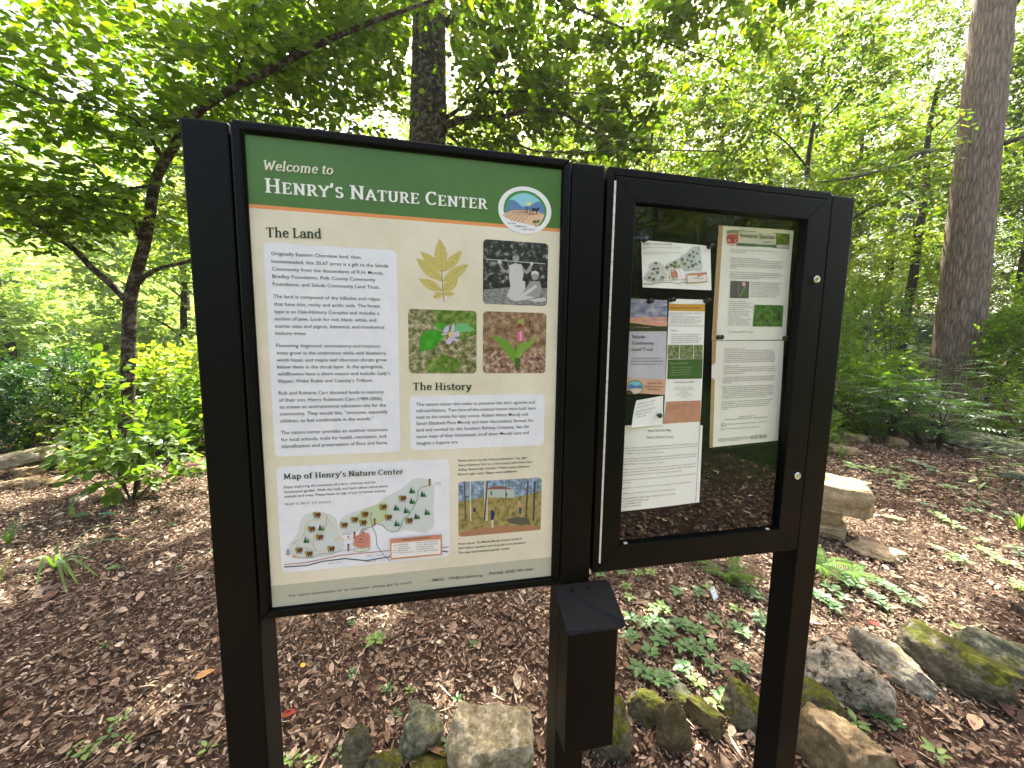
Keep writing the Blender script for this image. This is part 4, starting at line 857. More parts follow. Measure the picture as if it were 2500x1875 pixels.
# typed letter with a second sheet behind it
w5 = wavy(.9, 2.5)
p0 = paper('backing_sheet', KB, [(1240, 205), (1440, 262), (1374, 1503), (1200, 1520)], PAP, 'white backing sheet that shows along the right edge of the typed letter', wavy(1, 1), y=YP+.0012)
p = paper('typed_letter', KB, [(150, 262), (1392, 196), (1322, 1508), (60, 1660)], PAP, 'large typed letter titled How You Can Help, low in the glazed cabinet', w5)
def f(s):
    s.line(KB, [(1388, 205), (1355, 900), (1318, 1505)], .0011, s2l(90, 130, 160))
    s.serif(KB, "Honu Tou Can Help".replace('Honu', 'Hou').replace('Tou', 'Y ou').replace('Hou', 'Hom'), (548, 360), (912, 347), s2l(60, 58, 58), 44, weight=.75) if False else s.sans(KB, 'How You Can Help', (548, 360), (912, 347), s2l(60, 58, 58), 40)
    s.serif(KB, "Henry's Nature Center", (520, 470), (938, 452), s2l(60, 58, 58), 44, weight=.75)
    L_ = [("ruit new members to the Landscape Team. PLEASE SIGN OUR VOLUNTEER SHEET so we can", 140, 634, 1334, 552), ("ur email and/or text notifications. Regularly scheduled workdays are 1st and 3rd Wednesdays,", 138, 678, 1328, 592), ("to change according to weather or other factors.", 148, 720, 788, 690),
     ("bags of Professional Landscape Planting Mix from Southco, 2004 Old Spartanburg Rd,", 134, 810, 1322, 716), ("lle, NC 28792-9422. Or deliver other mulch to the area near the Pavilion. Contact Rose at 828-", 136, 852, 1312, 756), ("828-749-7400 to make arrangements for drop-off.", 138, 895, 788, 856),
     ("ive plants. You can buy them at Raymond\u2019s Garden Center or share from your own garden. We", 124, 982, 1312, 878), ("ing again when the weather cools off. Right now we are potting up smaller plants that gather", 124, 1028, 1310, 918), ("ease size and establish good roots. We need plants for full sun or part shade.", 126, 1070, 1080, 992),
     ("watering cans and use the rain barrel water to water plants that are marked, especially smaller", 112, 1152, 1300, 1040), ("planted trees.", 112, 1195, 268, 1182), ("Make checks out to Saluda Community Land Trust and designate for Henry\u2019s Nature Center.", 106, 1282, 1224, 1172), ("a towel on your trail hikes so you can wipe off the educational signs:", 106, 1368, 974, 1284),
     ("- 3 signs: MIGRATORY BIRDS, GREAT HORNED OWL and OAK TREE", 106, 1450, 974, 1362), ("floor - 3 signs: FROGS AND TOADS", 104, 1494, 540, 1452), ("e - 1 sign: ANIMAL SCAT", 100, 1535, 422, 1504), ("- 1 sign: POLLINATORS", 98, 1578, 412, 1548)]
    for t, a, b_, c, d in L_: s.sans(KB, t, (a, b_), (c, d), s2l(96, 94, 94), 22)
prnt(p, 'printed_text', f, w5, YP-.0006)
# two laminated pages on the right
w6 = wavy(1.7, .3)
TAN = noisy('kraft_backing', [s2l(176, 140, 96), s2l(196, 160, 116)], 30, .6, .3)
MAT['film'] = (lambda: None)
m_, t_, o_ = nmat('laminate_film'); tr_ = t_.nodes.new('ShaderNodeBsdfTransparent'); gl_ = N(t_, 'ShaderNodeBsdfGlossy', i_Roughness=.12); mx_ = N(t_, 'ShaderNodeMixShader', i_0=.03); t_.links.new(tr_.outputs[0], mx_.inputs[1]); t_.links.new(gl_.outputs[0], mx_.inputs[2]); t_.links.new(mx_.outputs[0], o_.inputs[0]); MAT['film'] = m_
p = paper('laminated_page', KC, [(157, 83), (660, 118), (603, 856), (106, 860)], PAPW, 'upper laminated page headed Invasive Species Leaflet, at the right of the cabinet', w6, curl=lambda u, v: -.0004)
def f(s):
    s.ppoly(KC, [(157, 83), (183, 85), (134, 860), (106, 860)], TAN)
    s.ppoly(KD, [(440, 160), (1420, 235), (1410, 510), (440, 450)], s2l(120, 110, 96)); s.ppoly(KD, [(400, 170), (1165, 228), (1158, 436), (440, 395)], s2l(216, 212, 196))
    s.ppoly(KD, [(500, 403), (1140, 442), (1136, 485), (500, 448)], s2l(70, 120, 90)); s.ppoly(KD, [(1178, 228), (1418, 240), (1406, 440), (1168, 428)], noisy('print_lawn', [s2l(60, 80, 20), s2l(130, 150, 50)], 60, .4, .4)); s.ppoly(KD, [(1178, 434), (1402, 444), (1400, 496), (1176, 484)], s2l(222, 218, 210))
    s.ppoly(KD, [(262, 175), (370, 155), (486, 175), (484, 230), (370, 215), (266, 225)], s2l(130, 140, 110)); s.ppoly(KD, [(275, 230), (370, 214), (475, 235), (488, 320), (470, 400), (366, 452), (270, 410), (252, 320)], s2l(222, 180, 170)); s.ppoly(KD, [(283, 238), (370, 224), (468, 243), (478, 320), (460, 394), (366, 438), (278, 402), (262, 320)], s2l(170, 60, 56))
    s.ppoly(KD, [(340, 1095), (672, 1110), (662, 1420), (318, 1410)], s2l(92, 92, 90)); s.ppoly(KD, [(375, 1100), (420, 1110), (475, 1190), (474, 1245), (420, 1190)], s2l(76, 120, 54)); s.ppoly(KD, [(620, 1270), (645, 1300), (590, 1370), (510, 1400), (560, 1320)], s2l(60, 110, 50)); s.line(KD, [(600, 1200), (505, 1385)], .0016, s2l(160, 190, 100)); s.line(KD, [(485, 1100), (475, 1400)], .0006, s2l(190, 190, 180)); s.ell(KD, (574, 1158), 36, 42, s2l(226, 180, 170), 14)
    s.ppoly(KC, [(390, 620), (588, 624), (577, 768), (377, 766)], noisy('print_stiltgrass', [s2l(36, 66, 30), s2l(70, 116, 50), s2l(110, 140, 80)], 80, .4, .4))
prnt(p, 'printed_pictures', f, w6)
def f(s):
    s.sans(KD, 'Invasive Species', (512, 292), (1132, 335), s2l(50, 66, 44), 84); s.sans(KD, 'Leaflet', (928, 398), (1080, 406), s2l(130, 128, 120), 44)
    s.sans(KD, 'N', (288, 382), (332, 385), s2l(230, 222, 214), 66); s.sans(KD, 'C', (408, 388), (452, 390), s2l(230, 222, 214), 62)
    g = GREY
    tx = [("Microstegium vimineum (Japanese Stilt Grass, Japanese Grass,", 352, 524, 1195, 568), ("Nepalese Browntop)", 350, 565, 605, 582), ("Initial Introduction and Expansion of Range", 345, 682, 860, 708), ("Native to Asia, Microstegium vimineum was first identified in the United States in the", 343, 718, 1288, 762), ("first part of the 20th century. It was collected from the western portion of North", 341, 756, 1222, 794),
     ("Carolina in the 1930s. Since that time, M. vimineum has spread to almost each of the", 340, 796, 1282, 836), ("Mississippi River and from New York, south to Florida. It is now ubiquitous in North", 338, 832, 1270, 872), ("Carolina.", 336, 868, 432, 872), ("There is no documentation that M. vimineum was ever intentionally planted as an", 334, 938, 1245, 980), ("ornamental or for erosion control or forage. It is suspected that the widespread use of", 332, 978, 1285, 1016), ("M. vimineum for packing material for Chinese porcelain is responsible for the", 330, 1014, 1195, 1052), ("introduction of this plant into the United States.", 328, 1050, 848, 1070),
     ("An individual M. vimineum plant produces 100 to", 698, 1140, 1240, 1152), ("1,000 seeds that can remain viable for up to 5", 697, 1176, 1205, 1190), ("years. Seeds are readily dispersed by flooding,", 696, 1214, 1210, 1228), ("deposition with fill dirt, contaminated hay, footwear", 695, 1252, 1245, 1262), ("and vehicles. Deer avoid M. vimineum giving it a", 693, 1288, 1222, 1300), ("competitive advantage in areas that are overly", 692, 1326, 1198, 1336), ("grazed. On fertile moist sites, the grass can form", 691, 1364, 1230, 1370), ("dense monotypic stands within 3 to 5 years.", 690, 1396, 1168, 1404), ("Description and Biology", 292, 1484, 602, 1492)]
    for t, a, b_, c, d in tx: s.sans(KD, t, (a, b_), (c, d), g, 22)
    for i, (t, x1) in enumerate((("\u2022 Bright green grass growing up to 2", 382), ("  to 3 feet by late summer.", 352), ("\u2022 Long, thin, alternate, lance-shaped", 378), ("  leaves. Spaces are flat and", 328), ("\u2022 sparsely hairy on both surfaces.", 365), ("  Mid vein whitish and off center.", 352), ("\u2022 Stalk of this grass is distinctly", 350), ("  divided by nodes.", 298), ("\u2022 Delicate spikes of flowers emerge", 366), ("  from slender tips from August to", 348), ("  September. Spikes may be either", 350), ("  terminal or arising from leaf axils.", 356))): s.sans(KC, t, (218-i*.6, 613+i*13.2), (x1, 613+i*13.3), g, 7.5)
    for (t, a, b_) in (('Hand pull', (220, 806), (300, 808)), ('and', (303, 806), (332, 806)), ('bag', (345, 808), (376, 808))): s.sans(KC, t, a, b_, s2l(50, 50, 50), 9)
    s.sans(KD, 'No. 30 - March 2001', (1200, 472), (1385, 480), g, 16)
prnt(p, 'printed_text', f, w6, YP-.0009)
w7 = wavy(.2, 1.3)
p = paper('laminated_page', KC, [(107, 863), (588, 862), (551, 1536), (93, 1586)], PAPW, 'lower laminated page full of small print, hanging below the Invasive Species page', w7)
prnt(p, 'kraft_strip', lambda s: s.ppoly(KC, [(107, 864), (134, 864), (114, 1583), (93, 1585)], TAN), w7)
def f(s):
    blocks = [("Habitats Susceptible to Invasion", [(190, 918, 335, 916)]),
     ("The threat of M. vimineum poses a particularly severe threat to natural areas because this plant is adapted to low light conditions and is able to grow and produce seeds underneath a closed forest canopy. It is most prevalent in disturbed moist floodplains that are prone to scouring and moist areas subject to mowing, tilling and other soil disturbing activities such as utility corridors, lawns, gardens and roadside ditches. It is most commonly associated with moist, acidic to neutral soils that are high in nitrogen content, but this grass can also invade other sites with full sunlight", [(190, 932, 506, 926), (190, 944, 520, 938), (189, 957, 522, 950), (188, 970, 526, 962), (188, 983, 526, 975), (187, 996, 524, 987), (186, 1008, 521, 1000)]),
     ("Prevention and Control", [(184, 1034, 290, 1031)]),
     ("Because of the seriousness of its threat to natural areas, preventing the introduction of M. vimineum and early control of new invasions should be the priority. In areas, hand pulling of this grass can be managed by mowing or cutting close to the ground in late summer after flower seed set", [(184, 1047, 522, 1036), (183, 1060, 522, 1050), (182, 1072, 524, 1062), (182, 1085, 325, 1080)]),
     ("These methods are ineffective earlier in the growing season when new seeds can be able to germinate and flower and set seeds by the end of the growing season. In addition, mowing earlier may result in plants producing flower heads below the cut of cut lower blades.", [(182, 1112, 518, 1099), (181, 1125, 520, 1112), (180, 1137, 522, 1124), (180, 1149, 240, 1147)]),
     ("Similar to herbicide treatments should be made late in the growing season just before the seeds set seed. Apply a 0.25 to 0.5 percent solution of sethoxydim plus 0.5 percent nonionic surfactant to thoroughly wet all foliage. Label instructions should be be consulted. Sethoxydim is labeled for use in wooded areas and will not harm broadleaf plants. When working in saturated ditches or standing water, running or surface waters, use an aquatic labeled formulation of glyphosate. All spraying will require follow up in successive years until the seed bank is exhausted.", [(178, 1175, 520, 1160), (178, 1188, 520, 1172), (177, 1201, 520, 1184), (177, 1213, 519, 1197), (176, 1226, 518, 1209), (176, 1239, 515, 1221), (175, 1251, 468, 1236)]),
     ("Herbicides specific to grasses are effective, and selective of green growth. Clethodim broadleaf foliage can be applied at a rate of 12 to 16 ounces per acre with 0.25 percent nonionic surfactant. To protect native grasses a prescription is limited use is first, and pre-emergent herbicide should be a part of an effective program of control plan.", [(175, 1277, 512, 1257), (174, 1290, 490, 1271), (173, 1303, 490, 1283), (173, 1316, 480, 1296), (172, 1328, 223, 1324)]),
     ("THE LABEL IS THE LAW!", [(285, 1381, 388, 1370)]), ("WHEN USING ANY PESTICIDE, FOLLOW ALL LABEL INSTRUCTIONS!", [(192, 1399, 480, 1378)]),
     ("References: Miller, J.H. 2003. Nonnative Invasive Plants of Southern Forests, U.S. Department of Agriculture, Raleigh, NC. Microstegium vimineum by Johnny Randall, N.C. Botanical Garden.", [(170, 1422, 200, 1421), (170, 1433, 476, 1408), (169, 1442, 208, 1440), (169, 1462, 425, 1443)]),
     ("This publication was made possible through a grant from the Urban and Community Forestry Program of the Department of Environment in cooperation with the State", [(151, 1528, 365, 1510), (150, 1536, 365, 1520), (150, 1545, 300, 1533)])]
    for txt, rows in blocks:
        ws = txt.split(); tot = sum(c-a for a, _, c, _ in rows); i = 0
        for k, (a, b_, c, d) in enumerate(rows):
            j = len(ws) if k == len(rows)-1 else min(len(ws)-(len(rows)-1-k), i+max(1, round(len(ws)*(c-a)/tot)))
            s.sans(KC, ' '.join(ws[i:j]), (a, b_+3), (c, d+3), GREY, 7.5); i = j
    for x in (380, 408, 436, 463):
        s.ell(KC, (x, 1515-(x-380)*.08), 11, 13, s2l(110, 110, 110), 10); s.ell(KC, (x, 1515-(x-380)*.08), 7, 9, s2l(190, 188, 184), 10)
prnt(p, 'printed_text', f, w7, YP-.0009)
# clear laminate film edges
fo = paper('laminate_film', KC, [(150, 76), (668, 112), (560, 1552), (88, 1600)], MAT['film'], 'clear plastic film that covers the two Invasive Species pages', wavy(0, 0), y=YP-.003)
# push pins
def pin(u, v, label):
    p = aty(*KA(u, v), YP-.004)
    o = lathe('push_pin', [(0, -.004), (.0062, -.004), (.0062, -.0024), (.0038, -.0016), (.0030, .005), (.0048, .0066), (.0060, .0076), (.0060, .0098), (0, .0104)], (0, 0, 0), 'y', MAT['pin'], None, 14)
    for q in o.data.polygons: q.use_smooth = True
    o.location = Vector((p[0], p[1], p[2])); tag(o, label, 'push pin', 'black push pins in the cabinet'); return o
MAT['pin'] = flat((.008, .008, .008), .2, .6, 'black_plastic')
for u, v, l in ((312, 82, 'black push pin at the top left corner of the small trail map'), (838, 136, 'black push pin at the top right corner of the small trail map'), (352, 580, 'black push pin in the evening sky of the sunset brochure'), (530, 568, 'black push pin at the top left corner of the banded leaflet'), (812, 577, 'black push pin at the top right corner of the banded leaflet'), (418, 1503, 'black push pin at the right edge of the handwritten note'), (914, 874, 'black push pin left of the seam between the two laminated pages')):
    pin(u, v, l)
q = aty(*KC(592, 846), YP); a_ = aty(*KA(0, 0), YP)
pp = lathe('push_pin', [(0, -.004), (.0062, -.004), (.0062, -.0024), (.0038, -.0016), (.0030, .005), (.0048, .0066), (.0060, .0076), (.0060, .0098), (0, .0104)], (0, 0, 0), 'y', MAT['pin'], None, 14)
pp.location = Vector((q[0], YP-.004, q[2])); tag(pp, 'black push pin right of the seam between the two laminated pages', 'push pin', 'black push pins in the cabinet')
# ================================================================== STONES
def stone_mat(name, base, light, moss_amt, moss=(.06, .068, .009), speck=0.):
    m, t, out = nmat(name); b = pbsdf(t, out, .92, .15); tc = t.nodes.new('ShaderNodeTexCoord')
    n = N(t, 'ShaderNodeTexNoise', i_Scale=11., i_Detail=10, i_Roughness=.75); t.links.new(tc.outputs['Object'], n.inputs[0])
    n2 = N(t, 'ShaderNodeTexNoise', i_Scale=60., i_Detail=6, i_Roughness=.7); t.links.new(tc.outputs['Object'], n2.inputs[0])
    a = N(t, 'ShaderNodeMath', operation='MULTIPLY_ADD'); a.inputs[1].default_value = .45; t.links.new(n2.outputs[0], a.inputs[0]); t.links.new(n.outputs[0], a.inputs[2])
    col = ramp(t, a.outputs[0], [(.5, tuple(x*.4 for x in base)), (.7, base), (.9, light)])
    if speck:
        v = N(t, 'ShaderNodeTexNoise', i_Scale=34., i_Detail=5, i_Roughness=.8); t.links.new(tc.outputs['Object'], v.inputs[0])
        mk = ramp(t, v.outputs[0], [(.52, (0, 0, 0)), (.58, (1, 1, 1))]); ms = N(t, 'ShaderNodeMath', operation='MULTIPLY'); ms.inputs[1].default_value = speck; t.links.new(mk, ms.inputs[0]); col = mix(t, ms.outputs[0], col, (.03, .028, .022))
    if moss_amt:
        g = t.nodes.new('ShaderNodeNewGeometry'); sx = t.nodes.new('ShaderNodeSeparateXYZ'); t.links.new(g.outputs['Normal'], sx.inputs[0])
        n3 = N(t, 'ShaderNodeTexNoise', i_Scale=7., i_Detail=8, i_Roughness=.7); t.links.new(tc.outputs['Object'], n3.inputs[0])
        s1 = N(t, 'ShaderNodeMath', operation='MULTIPLY_ADD'); s1.inputs[1].default_value = .28; t.links.new(sx.outputs[2], s1.inputs[0]); t.links.new(n3.outputs[0], s1.inputs[2])
        th = 1.02-moss_amt*.55
        mk = ramp(t, s1.outputs[0], [(th-.07, (0, 0, 0)), (th+.05, (1, 1, 1))])
        mc = ramp(t, n2.outputs[0], [(.3, tuple(x*.45 for x in moss)), (.55, moss), (.75, (moss[0]*2.2, moss[1]*2.1, moss[2]*2))])
        col = mix(t, mk, col, mc)
    t.links.new(col, b.inputs['Base Color'])
    bump(t, b, a.outputs[0], .012); return m
SM = {'tan': stone_mat('tan_stone', (.17, .13, .07), (.34, .28, .18), .25), 'mossy': stone_mat('mossy_stone', (.10, .09, .06), (.28, .26, .19), .68),
      'green': stone_mat('greenish_stone', (.10, .11, .07), (.30, .30, .22), .4), 'pale': stone_mat('pale_granite', (.24, .215, .13), (.56, .52, .39), .36),
      'speck': stone_mat('speckled_stone', (.30, .27, .20), (.55, .51, .41), .36, speck=.9), 'grey': stone_mat('grey_stone', (.22, .20, .15), (.52, .48, .40), .42),
      'bench': stone_mat('sandstone', (.30, .23, .13), (.50, .41, .27), .0), 'brown': stone_mat('brown_stone', (.10, .08, .04), (.22, .18, .1), .6)}
from mathutils import noise as mn
def rock_mesh(name, rx, ry, h, seed, mat, flatten=.6, sub=5, point=0., cuts=6):
    bm = bmesh.new(); bmesh.ops.create_icosphere(bm, subdivisions=sub, radius=1); r = random.Random(seed)
    planes = []
    for i in range(cuts):
        a, e = r.uniform(0, 2*math.pi), r.uniform(-.2, 1.2); planes.append((Vector((math.cos(a)*math.cos(e), math.sin(a)*math.cos(e), math.sin(e))), r.uniform(.52, .85)))
    planes.append((Vector((r.uniform(-.2, .2), r.uniform(-.2, .2), 1)).normalized(), flatten))
    off = Vector((seed*3.7, seed*1.3, seed*.7))
    for v in bm.verts:
        c = v.co.copy()
        for n, d in planes:
            k = c.dot(n)-d
            if k > 0: c -= n*k*.97
        c += v.co*(mn.fractal(c*1.6+off, 1.0, 2.1, 4)*.17+mn.fractal(c*6+off, 1., 2.2, 4)*.06)
        if point: c.x *= 1-point*max(0, c.z)
        v.co = Vector((c.x*rx, c.y*ry, c.z*h))
    me = bpy.data.meshes.new(name); bm.to_mesh(me); bm.free(); me.materials.append(mat)
    for p in me.polygons: p.use_smooth = True
    return me
def stone(u, v, wpx, hpx, seed, mat, label, ry=.8, rot=0., flatten=.6, z0=None, sink=.25, group=None, name='stone', cuts=7, tilt=0.):
    P = atz(u, v, 0.0); z = float(gz(P[0], P[1])) if z0 is None else z0
    P = atz(u, v, z); d = depth(P); rx = wpx*d/F/2
    dirh = P[:2]-EYE[:2]; dist = np.linalg.norm(dirh); dirh /= dist
    th = math.atan2(EYE[2]-z, dist); Ry = rx*ry
    hh = max((hpx*d/F-2*Ry*math.sin(th)*.75)/math.cos(th), rx*.35)
    c = (P[0]+dirh[0]*Ry*.9, P[1]+dirh[1]*Ry*.9, z+hh*.5-hh*sink*.5)
    o = link(name, rock_mesh(name, rx, Ry, hh*.72, seed, SM[mat], flatten, cuts=cuts), None, c)
    o.rotation_euler = (0, tilt, -math.atan2(dirh[0], dirh[1])+rot); tag(o, label, 'rock', group); return o
stone(878, 1905, 70, 120, 1, 'mossy', 'mossy upright stone low beside the left post, leftmost of the border stones', .6, flatten=.95, cuts=9)
stone(1020, 1860, 122, 118, 2, 'green', 'rounded grey green stone between the mossy upright stone and the pale slab', .7)
stone(935, 1925, 90, 80, 3, 'mossy', 'dark mossy stone at the bottom edge below the rounded grey green stone', .7)
stone(1075, 1930, 150, 80, 31, 'brown', 'brown low stone at the bottom edge left of the pale slab', .7)
stone(1200, 1965, 235, 215, 4, 'pale', 'large pale granite slab with moss, left of the middle post', .75, flatten=.45, cuts=8)
stone(1468, 1862, 150, 150, 5, 'mossy', 'large mossy stone partly behind the brochure box', .7)
stone(1575, 1778, 92, 84, 6, 'mossy', 'bright mossy rounded stone just right of the brochure box', .7)
stone(1636, 1838, 98, 118, 7, 'brown', 'pointed brown stone standing in front of two mossy stones', .55, flatten=.95, rot=.2)
stone(1716, 1790, 106, 82, 8, 'brown', 'dark flat stone between the pointed brown stone and the right post', .6, rot=-.3)
stone(1655, 1722, 90, 50, 9, 'green', 'small half buried stone behind the pointed brown stone', .8)
stone(1812, 1790, 100, 112, 10, 'mossy', 'dark mossy boulder against the left side of the right post', .75)
stone(2040, 1730, 190, 165, 11, 'speck', 'white speckled boulder right of the right post', .75, flatten=.7)
stone(1992, 1772, 130, 110, 12, 'mossy', 'green mossy boulder at the foot of the speckled boulder', .7)
stone(2055, 1960, 215, 215, 13, 'tan', 'big tan slab leaning at the bottom right of the right post', .8, flatten=.5, cuts=8, rot=.4)
stone(2180, 1665, 200, 84, 14, 'grey', 'long pale grey stone with a pointed end between the speckled and the domed boulder', .34, rot=-.40, flatten=.7, tilt=.10)
stone(2330, 1688, 215, 150, 15, 'mossy', 'large dome shaped mossy boulder near the right edge', .62, flatten=1.0, cuts=2)
stone(2455, 1660, 190, 120, 16, 'green', 'pale green lichen boulder at the right edge behind the domed boulder', .6, rot=-.3)
stone(2250, 1622, 90, 50, 17, 'green', 'small dark stone peeking out left of the domed boulder', .7)
stone(2137, 1368, 130, 40, 18, 'bench', 'flat sunlit stepping slab lying in the litter below the stone bench', .8, flatten=.3, sink=.1)
stone(2285, 1342, 44, 10, 19, 'bench', 'small white flat stone in the sunny litter right of the stepping slab', .6, flatten=.4)
stone(2180, 1272, 55, 10, 20, 'bench', 'thin flat stone at the right foot of the bench', .5, flatten=.4)
stone(2052, 1112, 68, 32, 21, 'tan', 'flat tan stone behind the bench beside the right post', .6, flatten=.5)
stone(2095, 1085, 60, 32, 22, 'tan', 'layered tan stone under the green bushes behind the bench', .6)
stone(2185, 1095, 50, 34, 23, 'tan', 'brown rounded stone under the shrubs, middle of the far stones', .7)
stone(2415, 1105, 190, 58, 24, 'green', 'broad mossy ledge stone at the far right below the thin stems', .5, flatten=.5)
stone(2480, 1175, 60, 30, 25, 'green', 'small mossy stone at the right edge below the ledge stone', .7)
# stone ledge at the left
stone(40, 1165, 190, 30, 26, 'grey', 'long weathered grey slab lying tilted at the left edge', .35, flatten=.4, tilt=-.12, sink=-1.6)
stone(150, 1140, 150, 26, 27, 'grey', 'grey slab behind the tilted slab, running under the bushes', .3, flatten=.4, tilt=-.05, sink=-1.)
stone(78, 1165, 60, 34, 28, 'tan', 'tan block supporting the grey slab at the left', .7)
stone(38, 1192, 56, 30, 29, 'bench', 'pale block in front of the tilted slab, nearest the left edge', .7)
stone(85, 1190, 45, 30, 30, 'bench', 'pale pointed block right of its pale neighbour at the left', .7)
stone(142, 1182, 76, 20, 32, 'bench', 'low flat pale stone right of the pale blocks', .6, flatten=.4)
stone(490, 1158, 50, 26, 33, 'bench', 'sunlit flat stone just left of the left post', .7, flatten=.5)
# bench: slab on stacked stones
def bench():
    P = atz(2005, 1292); z = float(gz(P[0], P[1])); P = atz(2005, 1292, z)
    root = empty('stone_bench', (P[0], P[1], z), 'rough sandstone bench, thick slab on stacked stones, behind the right post', 'bench')
    d = unit(P[:2]-EYE[:2]); a = math.atan2(d[1], d[0])-math.pi/2; dd = depth(P); s_ = dd/F
    def part(name, cx, cz, w_, dp, h_, seed, rot=0):
        bm = bmesh.new(); bmesh.ops.create_cube(bm, size=2); bmesh.ops.subdivide_edges(bm, edges=bm.edges[:], cuts=14, use_grid_fill=True)
        off = Vector((seed*5., 2, seed))
        for v in bm.verts:
            c = v.co.copy(); k = max(abs(c.x), abs(c.y), abs(c.z)); L = c.length; rd = c*(1-.10*max(0, L-1.15))
            rd += Vector((mn.noise(c*1.3+off), mn.noise(c*1.3+off+Vector((9, 0, 0))), mn.noise(c*1.3+off+Vector((0, 9, 0)))))*.14
            rd += c.normalized()*mn.fractal(c*6+off, 1., 2.1, 4)*.07
            v.co = Vector((rd.x*w_/2, rd.y*dp/2, rd.z*h_/2))
        me = bpy.data.meshes.new(name); bm.to_mesh(me); bm.free(); me.materials.append(SM['bench'])
        for p in me.polygons: p.use_smooth = True
        o = link(name, me, root); o.location = (math.cos(a)*cx, math.sin(a)*cx, cz); o.rotation_euler = (0, 0, a+rot); return o
    part('base_stone', .0, .045, 84*s_, .30, .10, 1); part('support_stone', -.03, .15, 78*s_, .28, 42*s_, 2, .08)
    slab = part('seat_slab', -.13, .15+21*s_+34*s_, 232*s_, .40, 64*s_, 3, -.04)
bench()

# ================================================================== TREES
def trunk_obj(parent, pts, rad, mat, name='trunk', sides=18, n=26, wob=.03):
    P = smooth_path(pts, n); r = np.interp(np.linspace(0, 1, n), np.linspace(0, 1, len(rad)), rad)
    V, Fs = tube([(P, r)], sides)
    V = V.copy()
    for i, v in enumerate(V):
        k = r[i//sides]; V[i] += np.array(mn.noise_vector(Vector(v*(.9/max(k*3, .1)))))*k*wob*2
    V -= np.array(parent.location); o = link(name, mesh_np(name, V, Fs, mat, smooth=True), parent); return o
def spray_points(center, radii, n, shell=.0):
    p = rng.normal(size=(n*3, 3)); p = unit(p)*rng.uniform(shell, 1, size=(n*3, 1))**(1/3.); return np.asarray(center)+p[:n]*np.asarray(radii)
def twig_sprays(bases, dirs, length, nl, L, W, up_tilt=.25, zig=.5):
    """leafy twigs: bases (n,3), dirs (n,3). Leaves stand alternately left and right. -> leaf mesh, twig paths"""
    n = len(bases); dirs = unit(dirs); t = (np.arange(nl)+.7)/nl
    side = np.where(np.arange(nl) % 2 == 0, 1., -1.)
    up = np.tile(np.array([0, 0, 1.]), (n, 1))+rng.normal(size=(n, 3))*.25; S = unit(np.cross(dirs, up)); U = unit(np.cross(S, dirs))
    ln = length*rng.uniform(.6, 1.25, size=(n, 1, 1))
    pts = bases[:, None]+dirs[:, None]*ln*t[None, :, None]-np.array([0, 0, 1.])*(ln*.18)*(t**2)[None, :, None]
    d = dirs[:, None]*.75+S[:, None]*side[None, :, None]*.8+rng.normal(size=(n, nl, 3))*.28-np.array([0, 0, .22])
    nn = U[:, None]+rng.normal(size=(n, nl, 3))*up_tilt
    k = n*nl; sc = rng.uniform(.65, 1.15, k)
    return (pts.reshape(-1, 3), d.reshape(-1, 3), nn.reshape(-1, 3), L*sc, W*sc*rng.uniform(.85, 1.1, k)), (bases, bases+dirs*ln[:, 0]*1.0-np.array([0, 0, 1.])*ln[:, 0]*.18)
LEAF8 = None
def single_leaf_mesh(name, mat, L=1., W=.55, wavy_=.03, notch=False):
    """a larger leaf with midrib, eight faces, unit length along +X"""
    xs = [0, .22, .5, .78, 1.]; hw = [0, .42, .5, .32, 0]
    V = [(0, 0, 0)]; 
    for x, h_ in list(zip(xs, hw))[1:-1]: V += [(x, h_*W, .12*h_*W*2-.10*x*x), (x, 0, -.10*x*x), (x, -h_*W, .12*h_*W*2-.10*x*x+wavy_*x)]
    V.append((1, 0, -.11))
    Fs = [(0, 2, 1), (0, 3, 2), (1, 2, 5, 4), (2, 3, 6, 5), (4, 5, 8, 7), (5, 6, 9, 8), (7, 8, 10), (8, 9, 10)]
    V = [(x*L, y*L, z*L) for x, y, z in V]
    return mesh_np(name, V, Fs, mat, smooth=True)
def place_leaf(me, parent, P, D, Nn, L, name='leaf'):
    D = Vector(D).normalized(); S = Vector(Nn).cross(D).normalized(); Nv = D.cross(S)
    o = bpy.data.objects.new(name, me); C.objects.link(o); o.parent = parent
    m = Matrix(((D.x, S.x, Nv.x), (D.y, S.y, Nv.y), (D.z, S.z, Nv.z))).to_4x4()
    pl = Vector((0, 0, 0)); q = parent
    while q is not None: pl += q.location; q = q.parent
    o.matrix_local = Matrix.Translation(Vector([float(a) for a in P])-pl) @ m @ Matrix.Scale(float(L), 4); return o
def inview(P, m=30):
    d = P-EYE; z = d @ FWD; u = 1250+F*(d @ RT)/np.maximum(z, .01); v = 937.5-F*(d @ UP)/np.maximum(z, .01)
    return (z > .3) & (u > -m) & (u < 2500+m) & (v > -m) & (v < 1875+m), z, u, v
def crown(parent, arrs, mat, single=0, fold=.18, shape=OVAL, wt=.55, name='crown'):
    P, D, Nn, L, W = arrs
    if single:
        ok, z, u, v = inview(P, 0)
        behind = (u > 436) & (u < 2090) & (v > 285+(u-436)*.12) & (v < 1400)    # hidden by the sign
        size = np.where(ok & ~behind, L/z, -1); idx = np.argsort(-size)[:single]
        me = single_leaf_mesh('leaf', mat, 1., wt)
        for i in idx: place_leaf(me, parent, P[i], D[i], Nn[i], L[i])
        keep = np.ones(len(P), bool); keep[idx] = False
        P, D, Nn, L, W = P[keep], D[keep], Nn[keep], L[keep], W[keep]
    V, Fs = leaves(P, D, Nn, L, W, fold, shape); V = V-np.array(parent.location)
    o = link(name, mesh_np(name, V, Fs, mat), parent); o['kind'] = 'stuff'; return o
